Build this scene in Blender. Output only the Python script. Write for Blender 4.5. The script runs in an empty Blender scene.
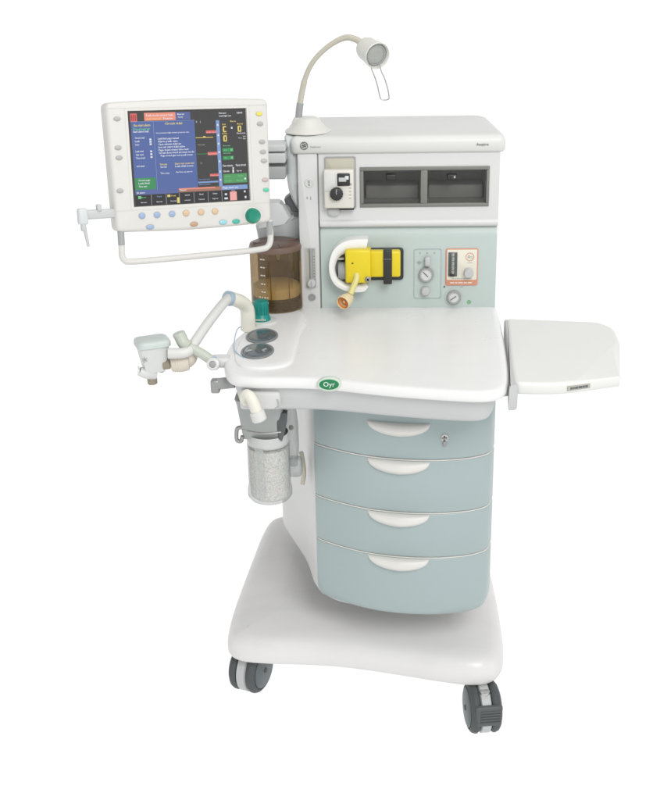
import bpy, bmesh, math, random
from mathutils import Vector, Matrix
random.seed(7)
S = bpy.context.scene
COL = S.collection
PI = math.pi

# ---------------------------------------------------------------- camera
F_PX, PITCH, ROLL, YAW = 1200.0, math.radians(21.5), math.radians(1.2), math.radians(3.0)
CPOS = Vector((-0.0245, -2.96, 1.8867))
fw = Vector((-math.sin(YAW) * math.cos(PITCH), math.cos(YAW) * math.cos(PITCH), -math.sin(PITCH)))
rt0 = Vector((math.cos(YAW), math.sin(YAW), 0)); up0 = rt0.cross(fw)
rt = rt0 * math.cos(ROLL) - up0 * math.sin(ROLL)
up = rt0 * math.sin(ROLL) + up0 * math.cos(ROLL)
cd = bpy.data.cameras.new("camera")
cam = bpy.data.objects.new("camera", cd); COL.objects.link(cam)
M3 = Matrix((rt, up, -fw)).transposed()
cam.matrix_world = Matrix.Translation(CPOS) @ M3.to_4x4()
cd.sensor_fit = 'HORIZONTAL'; cd.sensor_width = 36; cd.lens = 36 * F_PX / 660
cd.clip_end = 200
S.camera = cam

def at(x, y, ax, val):
    """survey helper: where the sight line of photo point (x, y) meets the plane ax = val"""
    d = fw * F_PX + rt * (x - 330) + up * (400 - y)
    i = 'xyz'.index(ax)
    return CPOS + d * ((val - CPOS[i]) / d[i])
def Y(x, y, v=0.0): return at(x, y, 'y', v)
def Z(x, y, v): return at(x, y, 'z', v)

# ---------------------------------------------------------------- materials
MATS = {}
def mat(name, col, rough=0.4, var=0.03, scale=14, bump=0.0, bscale=300, metal=0.0, spec=0.5, coat=0.0, rvar=0.08):
    if name in MATS: return MATS[name]
    m = bpy.data.materials.new(name); m.use_nodes = True
    nt = m.node_tree; b = nt.nodes["Principled BSDF"]
    tc = nt.nodes.new("ShaderNodeTexCoord")
    n = nt.nodes.new("ShaderNodeTexNoise"); n.inputs["Scale"].default_value = scale; n.inputs["Detail"].default_value = 6
    nt.links.new(tc.outputs["Object"], n.inputs["Vector"])
    mix = nt.nodes.new("ShaderNodeMix"); mix.data_type = 'RGBA'
    mix.inputs[6].default_value = (*[c * (1 - var) for c in col], 1)
    mix.inputs[7].default_value = (*[min(1, c * (1 + var)) for c in col], 1)
    nt.links.new(n.outputs["Fac"], mix.inputs[0]); nt.links.new(mix.outputs[2], b.inputs["Base Color"])
    mr = nt.nodes.new("ShaderNodeMapRange"); mr.inputs[3].default_value = max(0.03, rough - rvar); mr.inputs[4].default_value = rough + rvar
    n2 = nt.nodes.new("ShaderNodeTexNoise"); n2.inputs["Scale"].default_value = scale * 2.3; n2.inputs["Detail"].default_value = 8
    nt.links.new(tc.outputs["Object"], n2.inputs["Vector"])
    nt.links.new(n2.outputs["Fac"], mr.inputs[0]); nt.links.new(mr.outputs[0], b.inputs["Roughness"])
    b.inputs["Metallic"].default_value = metal
    b.inputs["Specular IOR Level"].default_value = spec
    b.inputs["Coat Weight"].default_value = coat
    if bump:
        n3 = nt.nodes.new("ShaderNodeTexNoise"); n3.inputs["Scale"].default_value = bscale
        nt.links.new(tc.outputs["Object"], n3.inputs["Vector"])
        bp = nt.nodes.new("ShaderNodeBump"); bp.inputs["Strength"].default_value = bump; bp.inputs["Distance"].default_value = 0.002
        nt.links.new(n3.outputs["Fac"], bp.inputs["Height"]); nt.links.new(bp.outputs[0], b.inputs["Normal"])
    MATS[name] = m
    return m

def scuffed(name, col, rough, dirt, amount=0.35):
    """plastic with faint scuffs and smudges of its own"""
    m = mat(name, col, rough, 0.015, 5)
    nt = m.node_tree; b = nt.nodes["Principled BSDF"]
    src = b.inputs["Base Color"].links[0].from_socket
    tc = nt.nodes.new("ShaderNodeTexCoord")
    mp = nt.nodes.new("ShaderNodeMapping"); mp.inputs["Scale"].default_value = (4, 9, 4)
    nt.links.new(tc.outputs["Object"], mp.inputs[0])
    n = nt.nodes.new("ShaderNodeTexNoise"); n.inputs["Scale"].default_value = 1.6; n.inputs["Detail"].default_value = 4; n.inputs["Roughness"].default_value = 0.6
    nt.links.new(mp.outputs[0], n.inputs["Vector"])
    r = nt.nodes.new("ShaderNodeValToRGB"); r.color_ramp.elements[0].position = 0.50; r.color_ramp.elements[1].position = 0.85
    r.color_ramp.elements[1].color = (amount,) * 3 + (1,)
    nt.links.new(n.outputs["Fac"], r.inputs[0])
    mx = nt.nodes.new("ShaderNodeMix"); mx.data_type = 'RGBA'
    nt.links.new(r.outputs[0], mx.inputs[0]); nt.links.new(src, mx.inputs[6]); mx.inputs[7].default_value = (*dirt, 1)
    nt.links.new(mx.outputs[2], b.inputs["Base Color"])
    return m

def clear(name, tint, gloss=0.12, rough=0.08, diff=None, dfac=0.0, edge=.55):
    """thin see-through plastic: tinted transmission with a glossy skin"""
    if name in MATS: return MATS[name]
    m = bpy.data.materials.new(name); m.use_nodes = True
    nt = m.node_tree; nt.nodes.remove(nt.nodes["Principled BSDF"]); out = nt.nodes["Material Output"]
    t = nt.nodes.new("ShaderNodeBsdfTransparent"); 
    lw0 = nt.nodes.new("ShaderNodeLayerWeight"); lw0.inputs[0].default_value = .22
    tm = nt.nodes.new("ShaderNodeMix"); tm.data_type = 'RGBA'; tm.inputs[6].default_value = (*tint, 1); tm.inputs[7].default_value = (*[c * edge for c in tint], 1)
    nt.links.new(lw0.outputs["Facing"], tm.inputs[0]); nt.links.new(tm.outputs[2], t.inputs[0])
    g = nt.nodes.new("ShaderNodeBsdfGlossy"); g.inputs["Roughness"].default_value = rough
    lw = nt.nodes.new("ShaderNodeLayerWeight"); lw.inputs[0].default_value = .25
    fr = nt.nodes.new("ShaderNodeMapRange"); fr.inputs[3].default_value = gloss * .3; fr.inputs[4].default_value = gloss * 2; nt.links.new(lw.outputs["Facing"], fr.inputs[0])
    mx = nt.nodes.new("ShaderNodeMixShader")
    last = t.outputs[0]
    if dfac:
        d = nt.nodes.new("ShaderNodeBsdfDiffuse"); d.inputs[0].default_value = (*diff, 1)
        tc = nt.nodes.new("ShaderNodeTexCoord"); n = nt.nodes.new("ShaderNodeTexNoise"); n.inputs["Scale"].default_value = 30
        nt.links.new(tc.outputs["Object"], n.inputs["Vector"])
        mr = nt.nodes.new("ShaderNodeMapRange"); mr.inputs[3].default_value = dfac * .8; mr.inputs[4].default_value = dfac * 1.2
        nt.links.new(n.outputs["Fac"], mr.inputs[0])
        m2 = nt.nodes.new("ShaderNodeMixShader"); nt.links.new(mr.outputs[0], m2.inputs[0])
        nt.links.new(last, m2.inputs[1]); nt.links.new(d.outputs[0], m2.inputs[2]); last = m2.outputs[0]
    nt.links.new(fr.outputs[0], mx.inputs[0]); nt.links.new(last, mx.inputs[1]); nt.links.new(g.outputs[0], mx.inputs[2])
    nt.links.new(mx.outputs[0], out.inputs[0])
    MATS[name] = m
    return m

def glow(name, col, k=1.0):
    if name in MATS: return MATS[name]
    m = bpy.data.materials.new(name); m.use_nodes = True
    b = m.node_tree.nodes["Principled BSDF"]
    b.inputs["Base Color"].default_value = (0.02, 0.02, 0.022, 1); b.inputs["Roughness"].default_value = 0.3; b.inputs["Specular IOR Level"].default_value = 0.28
    b.inputs["Emission Color"].default_value = (*col, 1); b.inputs["Emission Strength"].default_value = k
    MATS[name] = m
    return m

WHITE = mat("white_plastic", (.585, .59, .58), .38, .012, 6, .06, 700)
LIDW = mat("lid_plastic", (.58, .585, .565), .42, .012, 6, .06, 700)
SIDEW = mat("grey_white_plastic", (.52, .55, .55), .42, .012, 6, .06, 700)
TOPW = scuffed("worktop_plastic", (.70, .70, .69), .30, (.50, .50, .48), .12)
BASEW = scuffed("base_plastic", (.665, .66, .65), .33, (.44, .43, .41), .22)
CREAM = mat("cream_plastic", (.62, .60, .55), .42, .02, 8, .06, 700)
MONW = mat("monitor_plastic", (.56, .55, .52), .40, .012, 8, .06, 700)
BEIGE = mat("beige_plastic", (.45, .43, .35), .45, .02, 8)
LAMPW = mat("lamp_enamel", (.58, .58, .54), .36, .02, 9)
NECKM = mat("lamp_neck_sleeve", (.47, .445, .37), .5, .02, 8)
SAGE = mat("sage_panel", (.445, .51, .49), .42, .015, 6, .06, 700)
DRAW = mat("drawer_sage", (.325, .395, .395), .36, .015, 6, .06, 700)
HANDLE = mat("handle_plastic", (.64, .63, .60), .4, .012, 9)
GREY = mat("grey_plastic", (.30, .31, .31), .45, .03, 12)
LGREY = mat("light_grey_plastic", (.45, .46, .46), .42, .02, 12)
DGREY = mat("dark_grey_plastic", (.08, .088, .088), .5, .06, 20, .1, 400)
WHEEL = mat("wheel_rubber", (.062, .070, .070), .6, .08, 25, .15, 300)
WCAP = mat("wheel_cap", (.085, .105, .112), .45, .05, 25)
BLACK = mat("black_plastic", (.018, .018, .018), .42, .1, 20)
SEAM = mat("seam_grey", (.20, .21, .21), .6, .05, 20)  # grey strip set in the joint beside the column
METAL = mat("brushed_metal", (.55, .55, .54), .3, .05, 40, metal=1.0)
METALD = mat("dark_metal", (.34, .34, .33), .38, .05, 40, metal=.8)
YELLOW = mat("yellow_plastic", (.67, .53, .008), .36, .03, 20)
ORANGE = mat("orange_plastic", (.72, .26, .035), .45, .05, 25)
TEAL = mat("teal_plastic", (.0, .22, .19), .38, .05, 25)
TEALD = mat("green_knob", (.0, .20, .125), .35, .05, 25)
BOXIN = mat("compartment_grey", (.55, .55, .54), .55, .04, 20)
FRAMEG = mat("compartment_frame", (.17, .17, .155), .4, .03, 20)
PAPER = mat("label_cream", (.66, .64, .55), .6, .02, 20)
ORLAB = mat("label_orange", (.58, .25, .16), .55, .04, 30)
INK = mat("ink_grey", (.10, .11, .11), .6, .05, 30)
INKL = mat("ink_light_grey", (.33, .35, .34), .6, .05, 30)
GREENM = mat("badge_green", (.0, .17, .055), .35, .04, 30)
GREENDOT = mat("green_mark", (.12, .38, .16), .5, .04, 30)
BLUEL = mat("blue_trim", (.30, .47, .62), .5, .04, 30)
GASKET = mat("flow_window", (.07, .08, .085), .15, .1, 40, spec=.7)
TUBEW = mat("white_tube", (.58, .58, .56), .4, .02, 20)
TUBEG = mat("greenish_tube", (.44, .475, .41), .42, .03, 20)
TUBEY = mat("cream_tube", (.66, .65, .57), .42, .03, 20)
RIBBED = mat("beige_rubber", (.60, .55, .47), .55, .05, 20)
TAUPE = mat("taupe_plastic", (.26, .225, .165), .5, .05, 20)
LIDB = mat("brown_lid", (.135, .085, .065), .35, .08, 14)
BELLOW = mat("bellows_rubber", (.10, .075, .06), .6, .15, 30)
TANIN = mat("tan_disc", (.80, .74, .56), .5, .06, 14)
TICK = mat("tick_white", (.62, .58, .48), .6, .05, 30)
BTNG = mat("grey_button", (.36, .355, .35), .45, .04, 30)
BTNB = mat("blue_button", (.26, .35, .50), .45, .04, 30)
BTNT = mat("tan_button", (.56, .40, .25), .45, .04, 30)
BTNTD = mat("brown_button", (.42, .27, .17), .45, .04, 30)
BTNC = mat("cyan_button", (.25, .52, .58), .45, .04, 30)
BTNGR = mat("green_button", (.09, .48, .33), .45, .04, 30)
BTNTG = mat("teal_button", (.05, .36, .29), .45, .04, 30)
BTNY = mat("yellow_button", (.66, .56, .07), .45, .04, 30)
BTNR = mat("rose_button", (.46, .36, .35), .45, .04, 30)
LENS = mat("lamp_lens", (.30, .31, .29), .25, .10, 60, .25, 150, spec=.6)
CLEARP = clear("clear_jar", (.93, .94, .935), .06, .06, (.7, .7, .68), .10)
SMOKE = clear("smoked_pane", (.70, .70, .69), .10, .05)
AMBER = clear("amber_dome", (.72, .59, .38), .12, .06, (.20, .14, .065), .20, .5)
# granules
def granules():
    m = mat("granules", (.50, .47, .40), .7, .1, 90)
    nt = m.node_tree; b = nt.nodes["Principled BSDF"]
    tc = nt.nodes.new("ShaderNodeTexCoord")
    v = nt.nodes.new("ShaderNodeTexVoronoi"); v.inputs["Scale"].default_value = 190
    nt.links.new(tc.outputs["Object"], v.inputs["Vector"])
    r = nt.nodes.new("ShaderNodeValToRGB")
    r.color_ramp.elements[0].color = (.82, .78, .70, 1); r.color_ramp.elements[1].color = (.60, .55, .46, 1)
    r.color_ramp.elements[1].position = .8
    nt.links.new(v.outputs["Distance"], r.inputs[0])
    mx = nt.nodes.new("ShaderNodeMix"); mx.data_type = 'RGBA'; mx.inputs[0].default_value = .07
    nt.links.new(r.outputs[0], mx.inputs[6]); nt.links.new(v.outputs["Color"], mx.inputs[7])
    hs = nt.nodes.new("ShaderNodeHueSaturation"); hs.inputs["Saturation"].default_value = .35
    nt.links.new(mx.outputs[2], hs.inputs["Color"]); nt.links.new(hs.outputs[0], b.inputs["Base Color"])
    bp = nt.nodes.new("ShaderNodeBump"); bp.inputs["Strength"].default_value = 1; bp.inputs["Distance"].default_value = .003; bp.invert = True
    nt.links.new(v.outputs["Distance"], bp.inputs["Height"]); nt.links.new(bp.outputs[0], b.inputs["Normal"])
    return m
GRAN = granules()

# ---------------------------------------------------------------- mesh helpers
class P:
    """collects shapes with their materials and links them as ONE mesh object"""
    def __init__(s): s.v = []; s.f = []; s.mi = []; s.mats = []
    def add(s, bm, m, M=None):
        if m not in s.mats: s.mats.append(m)
        k = s.mats.index(m); o = len(s.v)
        bm.normal_update()
        bmesh.ops.recalc_face_normals(bm, faces=bm.faces)
        bm.verts.index_update()
        for v in bm.verts: s.v.append(tuple(M @ v.co if M else v.co))
        for f in bm.faces: s.f.append([o + v.index for v in f.verts]); s.mi.append(k)
        bm.free(); return s
    def build(s, name, parent=None, label=None, sharp=38, local=False):
        me = bpy.data.meshes.new(name); me.from_pydata(s.v, [], s.f)
        for m in s.mats: me.materials.append(m)
        me.polygons.foreach_set("material_index", s.mi)
        me.polygons.foreach_set("use_smooth", [True] * len(s.f))
        me.update()
        bm = bmesh.new(); bm.from_mesh(me)
        for e in bm.edges:
            e.smooth = not (len(e.link_faces) == 2 and e.calc_face_angle(0) > math.radians(sharp))
        bm.to_mesh(me); bm.free()
        o = bpy.data.objects.new(name, me); COL.objects.link(o)
        if parent:
            o.parent = parent
            if not local:
                T = Matrix.Identity(4); q = parent
                chain = []
                while q: chain.append(q.matrix_basis.copy()); q = q.parent
                for mb in reversed(chain): T = T @ mb
                o.matrix_basis = T.inverted()
                # bake so that the child sits at its parent's origin frame
                me.transform(o.matrix_basis); o.matrix_basis = Matrix.Identity(4)
        if label: o["label"] = label
        return o

def thing(name, label, cat, loc=(0, 0, 0), M=None):
    o = bpy.data.objects.new(name, None); COL.objects.link(o)
    o.empty_display_size = .05
    if M is not None: o.matrix_basis = M
    else: o.location = loc; o.matrix_basis = Matrix.Translation(loc)
    o["label"] = label; o["category"] = cat
    return o

def rbox(x0, x1, y0, y1, z0, z1, r=.004, seg=3):
    bm = bmesh.new(); bmesh.ops.create_cube(bm, size=1)
    for v in bm.verts:
        v.co = Vector(((x0 + x1) / 2 + v.co.x * (x1 - x0), (y0 + y1) / 2 + v.co.y * (y1 - y0), (z0 + z1) / 2 + v.co.z * (z1 - z0)))
    r = min(r, .49 * min(abs(x1 - x0), abs(y1 - y0), abs(z1 - z0)))
    if r > 0: bmesh.ops.bevel(bm, geom=bm.edges[:], offset=r, segments=seg, profile=.5, affect='EDGES')
    return bm

def smooth_loop(pts, n=2):
    pts = [Vector(p) for p in pts]
    for _ in range(n):
        q = []
        for i, p in enumerate(pts):
            b = pts[(i + 1) % len(pts)]
            q += [p * .75 + b * .25, p * .25 + b * .75]
        pts = q
    return pts
def round_poly(pts, r, seg=6):
    """polygon with rounded corners; r a number or one per corner"""
    pts = [Vector(p[:2]) for p in pts]; n = len(pts); out = []
    for i, p in enumerate(pts):
        rr = r[i] if isinstance(r, (list, tuple)) else r
        a = pts[i - 1] - p; b = pts[(i + 1) % n] - p
        la, lb = a.length, b.length; a.normalize(); b.normalize()
        t = min(rr, la * .49, lb * .49)
        if t < 1e-6: out.append(p.copy()); continue
        s, e = p + a * t, p + b * t
        for k in range(seg + 1):
            u = k / seg
            out.append(s * (1 - u) ** 2 + p * 2 * u * (1 - u) + e * u * u)
    return out
def inset_loop(pts, d):
    n = len(pts); out = []
    area = sum(pts[i].x * pts[(i + 1) % n].y - pts[(i + 1) % n].x * pts[i].y for i in range(n))
    sg = 1 if area > 0 else -1
    for i in range(n):
        t = (pts[(i + 1) % n] - pts[i - 1]); t.normalize()
        nrm = Vector((-t.y, t.x)) * sg
        out.append(pts[i] + nrm * d)
    if d <= .003: return out
    # offset points that ended nearer to the outline than d belong to a folded corner: collapse them
    ok = []
    for q in out:
        m = 1e9
        for k in range(n):
            a, b = pts[k], pts[(k + 1) % n]; ab = b - a; l2 = ab.length_squared
            if l2 < 1e-14: continue
            t = max(0, min(1, (q - a).dot(ab) / l2)); m = min(m, (a + ab * t - q).length_squared)
        ok.append(m >= (d * .97) ** 2)
    if not any(ok): return out
    i0 = ok.index(True); i = 0
    while i < n:
        j = (i0 + i) % n
        if ok[j]: i += 1; continue
        run = 0
        while not ok[(j + run) % n]: run += 1
        A, B = out[j - 1], out[(j + run) % n]
        for k in range(run): out[(j + k) % n] = A.lerp(B, (k + 1) / (run + 1))
        i += run
    return out
def loft(pts, layers, cap=True, M=None):
    """stack of inset outlines: layers = [(inset, height), ...]; plan x,y unless M maps it"""
    bm = bmesh.new(); rings = []
    layers = list(layers)
    big = min(max(q.x for q in pts) - min(q.x for q in pts), max(q.y for q in pts) - min(q.y for q in pts)) > .15
    if cap and big: layers = [(layers[0][0] + .0015, layers[0][1])] + layers + [(layers[-1][0] + .0015, layers[-1][1])]
    for d, h in layers:
        rings.append([bm.verts.new((p.x, p.y, h)) for p in (inset_loop(pts, d) if d else pts)])
    n = len(pts)
    for a, b in zip(rings, rings[1:]):
        for i in range(n): bm.faces.new((a[i], a[(i + 1) % n], b[(i + 1) % n], b[i]))
    if cap:
        bm.faces.new(rings[0][::-1]); bm.faces.new(rings[-1])
    if M: bm.transform(M)
    return bm
def soft(h0, h1, r, n=4, r0=None):
    """rounded-edge layer list between heights h0 and h1"""
    r0 = r if r0 is None else r0; L = []
    for k in range(n + 1):
        a = PI / 2 * k / n; L.append((r0 * (1 - math.sin(a)), h0 + r0 * (1 - math.cos(a))))
    for k in range(n + 1):
        a = PI / 2 * k / n; L.append((r * (1 - math.cos(a)), h1 - r + r * math.sin(a)))
    return L
# a matrix that stands a plan (x, y, h) up: plan x -> x, plan y -> z, height -> -y (towards the viewer)
def upright(y=0.0): return Matrix(((1, 0, 0, 0), (0, 0, -1, y), (0, 1, 0, 0), (0, 0, 0, 1)))
def plate(pts, y0, y1, r=.002, n=2):
    """upright plate from x,z outline; back at y0, front at y1 (y1 < y0)"""
    return loft([Vector(p) for p in pts], soft(0, y0 - y1, r, n, r0=.0001), M=upright(y0))
def rect(x0, x1, z0, z1, r=.004, seg=4): return round_poly([(x0, z0), (x1, z0), (x1, z1), (x0, z1)], r, seg)
def ell(cx, cz, rx, rz, n=24): return [Vector((cx + rx * math.cos(2 * PI * k / n), cz + rz * math.sin(2 * PI * k / n))) for k in range(n)]

def ring_plate(outer, inner, y0, y1):
    """upright plate with a hole; loops of the same length"""
    bm = bmesh.new(); n = len(outer)
    R = []
    for pts, y in ((outer, y1), (inner, y1), (inner, y0), (outer, y0)):
        R.append([bm.verts.new((p[0], y, p[1])) for p in pts])
    for a, b in zip(R, R[1:] + R[:1]):
        for i in range(n): bm.faces.new((a[i], a[(i + 1) % n], b[(i + 1) % n], b[i]))
    return bm

def lathe(prof, n=40, M=None):
    """prof = [(radius, height)], axis z"""
    bm = bmesh.new(); rings = []
    for r, h in prof:
        if r < 1e-5: rings.append([bm.verts.new((0, 0, h))])
        else: rings.append([bm.verts.new((r * math.cos(2 * PI * k / n), r * math.sin(2 * PI * k / n), h)) for k in range(n)])
    for a, b in zip(rings, rings[1:]):
        for k in range(n):
            k2 = (k + 1) % n
            if len(a) == 1 and len(b) == 1: continue
            if len(a) == 1: bm.faces.new((a[0], b[k], b[k2]))
            elif len(b) == 1: bm.faces.new((a[k], a[k2], b[0]))
            else: bm.faces.new((a[k], a[k2], b[k2], b[k]))
    if M: bm.transform(M)
    return bm
def axis_M(o, d):
    d = Vector(d).normalized(); q = d.to_track_quat('Z', 'Y')
    return Matrix.Translation(o) @ q.to_matrix().to_4x4()
def knob(o, d, r, h, bev=.002, n=28):
    return lathe([(0, 0), (r, 0), (r, h - bev), (r - bev * .3, h - bev * .3), (r - bev, h), (0, h)], n, axis_M(o, d))
def catmull(pts, k=8):
    pts = [Vector(p) for p in pts]; out = []
    for i in range(len(pts) - 1):
        p0 = pts[max(i - 1, 0)]; p1 = pts[i]; p2 = pts[i + 1]; p3 = pts[min(i + 2, len(pts) - 1)]
        for j in range(k):
            t = j / k
            out.append(.5 * ((2 * p1) + (p2 - p0) * t + (2 * p0 - 5 * p1 + 4 * p2 - p3) * t * t + (3 * p1 - p0 - 3 * p2 + p3) * t ** 3))
    out.append(pts[-1]); return out
def tube(pts, r, n=14, curve=True, k=8, caps=True):
    """r a number or a function of 0..1"""
    pts = catmull(pts, k) if curve else [Vector(p) for p in pts]
    bm = bmesh.new(); rings = []; N = len(pts); ref = None
    for i, p in enumerate(pts):
        t = (pts[min(i + 1, N - 1)] - pts[max(i - 1, 0)]).normalized()
        if ref is None:
            ref = t.orthogonal().normalized()
        else:
            ref = (ref - t * ref.dot(t)).normalized()
        b = t.cross(ref); rr = r(i / (N - 1)) if callable(r) else r
        rings.append([bm.verts.new(p + (ref * math.cos(2 * PI * j / n) + b * math.sin(2 * PI * j / n)) * rr) for j in range(n)])
    for a, b in zip(rings, rings[1:]):
        for j in range(n): bm.faces.new((a[j], a[(j + 1) % n], b[(j + 1) % n], b[j]))
    if caps: bm.faces.new(rings[0][::-1]); bm.faces.new(rings[-1])
    return bm
def text(body, size, M, depth=.0003):
    cu = bpy.data.curves.new("lettering", 'FONT'); cu.body = body; cu.size = size
    cu.align_x = 'CENTER'; cu.align_y = 'CENTER'; cu.extrude = depth; cu.resolution_u = 2
    o = bpy.data.objects.new("lettering", cu); COL.objects.link(o)
    dg = bpy.context.evaluated_depsgraph_get(); me = bpy.data.meshes.new_from_object(o.evaluated_get(dg))
    bm = bmesh.new(); bm.from_mesh(me); bm.transform(M)
    bpy.data.objects.remove(o); bpy.data.curves.remove(cu); bpy.data.meshes.remove(me)
    return bm
def face_text(body, size, x, y, z): return text(body, size, Matrix.Translation((x, y, z)) @ Matrix.Rotation(PI / 2, 4, 'X'))

# ================================================================ floor
fl = P(); bm = bmesh.new(); bmesh.ops.create_grid(bm, x_segments=1, y_segments=1, size=14)
fm = bpy.data.materials.new("backlit_white_floor"); fm.use_nodes = True  # made translucent so world light from below whitens it and washes out shadows
nt = fm.node_tree; b = nt.nodes["Principled BSDF"]; nt.nodes.remove(b)
tl = nt.nodes.new("ShaderNodeBsdfTranslucent"); tl.inputs[0].default_value = (.97, .97, .97, 1)
df = nt.nodes.new("ShaderNodeBsdfDiffuse"); df.inputs[0].default_value = (.9, .9, .9, 1)
n = nt.nodes.new("ShaderNodeTexNoise"); n.inputs["Scale"].default_value = 3
mr = nt.nodes.new("ShaderNodeMapRange"); mr.inputs[3].default_value = .10; mr.inputs[4].default_value = .14
mx = nt.nodes.new("ShaderNodeMixShader"); nt.links.new(n.outputs["Fac"], mr.inputs[0]); nt.links.new(mr.outputs[0], mx.inputs[0])
nt.links.new(tl.outputs[0], mx.inputs[1]); nt.links.new(df.outputs[0], mx.inputs[2])
nt.links.new(mx.outputs[0], nt.nodes["Material Output"].inputs[0])
fl.add(bm, fm); flo = fl.build("floor"); flo["kind"] = "structure"
flo["label"] = "seamless bright white floor under the medical cart"; flo["category"] = "floor"

# ================================================================ the machine
mach = thing("anesthesia_machine", "white and sage green anaesthesia workstation on castors with four drawers, worktop and side shelf", "medical machine", (0, 0, 0))
ZT = .975

# ---- base plate
bo = smooth_loop([(-.385, .36), (-.408, .30), (-.425, .10), (-.445, -.15), (-.448, -.27), (-.440, -.325), (-.40, -.352), (-.33, -.358), (-.25, -.360), (-.16, -.366),
                  (-.07, -.385), (.02, -.408), (.11, -.432), (.19, -.447), (.235, -.432), (.262, -.385), (.270, -.30), (.271, -.10), (.262, .15), (.25, .32), (.20, .37), (0, .385), (-.30, .385)], 2)
p = P(); p.add(loft(bo, [(.05, .122), (.012, .126), (.004, .132), (0, .140), (0, .158), (.003, .172), (.009, .184), (.018, .193), (.032, .200), (.055, .205), (.09, .210), (.13, .216)]), BASEW)
p.build("base_plate", mach, sharp=60)

# ---- castors
def caster(x, y, rz, pedal, R=.0645):
    c = bpy.data.objects.new("caster", None); COL.objects.link(c); c.parent = mach
    c.matrix_basis = Matrix.Translation((x, y, 0)) @ Matrix.Rotation(rz, 4, 'Z')
    for s in (-1, 1):
        w = P(); h = .024
        prof = [(0, 0), (R - .010, 0), (R - .004, .0015), (R, .007), (R, h - .012), (R - .003, h - .005), (R - .010, h), (R - .012, h), (R - .013, h - .002), (0, h - .002)]
        w.add(lathe(prof, 48, axis_M((s * .0140, 0, R), (s, 0, 0))), WHEEL)
        wo = w.build("wheel", c, local=True)
        k = P(); k.add(lathe([(0, .0), (R - .015, .0), (R - .015, .003), (R - .020, .0055), (0, .0075)], 40, axis_M((s * .0360, 0, R), (s, 0, 0))), WCAP)
        k.add(lathe([(0, .006), (.008, .006), (.007, .009), (0, .0095)], 20, axis_M((s * .0360, 0, R), (s, 0, 0))), WHEEL)
        k.build("wheel_cap", wo, local=True)
    f = P()   # light grey centre web between the wheels
    f.add(lathe([(0, -.0132), (R - .005, -.0132), (R - .0008, -.0105), (R - .0008, .0105), (R - .005, .0132), (0, .0132)], 48, axis_M((0, 0, R), (1, 0, 0))), LGREY)
    f.add(knob((0, -.022, .096), (0, 0, 1), .013, .03), METAL)
    f.build("fork", c, local=True)
    if pedal:
        d = P()
        d.add(loft(round_poly([(-.028, .050), (.036, .050), (.0375, .106), (-.029, .106)], .006, 3), soft(0, .013, .004, 3), M=upright(-.0515)), DGREY)
        for k in range(5): d.add(rbox(-.018, .032, -.0672, -.060, .060 + k * .0078, .0635 + k * .0078, .0015), DGREY)
        d.build("brake_pedal", c, local=True)
    return c
caster(.2085, -.432, math.radians(8), True)
caster(-.390, -.268, math.radians(-22), False)
caster(-.33, .27, math.radians(200), False)
caster(.19, .27, math.radians(170), False)

# ---- cabinet body
co = round_poly([(-.211, -.318), (-.150, -.375), (0, -.405), (.15, -.395), (.214, -.366), (.2215, -.25), (.222, .26), (-.325, .26), (-.322, .02), (-.236, -.20)], [.02, .05, .1, .08, .04, .05, .03, .03, .05, .05], 6)
p = P(); p.add(loft(co, [(.10, .300), (.055, .301), (.014, .318), (.0, .345), (0, .895)]), WHITE)
ped = round_poly([(-.16, -.10), (.165, -.10), (.18, .26), (-.26, .26)], .04, 6)
p.add(loft(ped, [(-.03, .210), (-.01, .214), (0, .23), (0, .304)]), WHITE); p.build("cabinet", mach)

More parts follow.
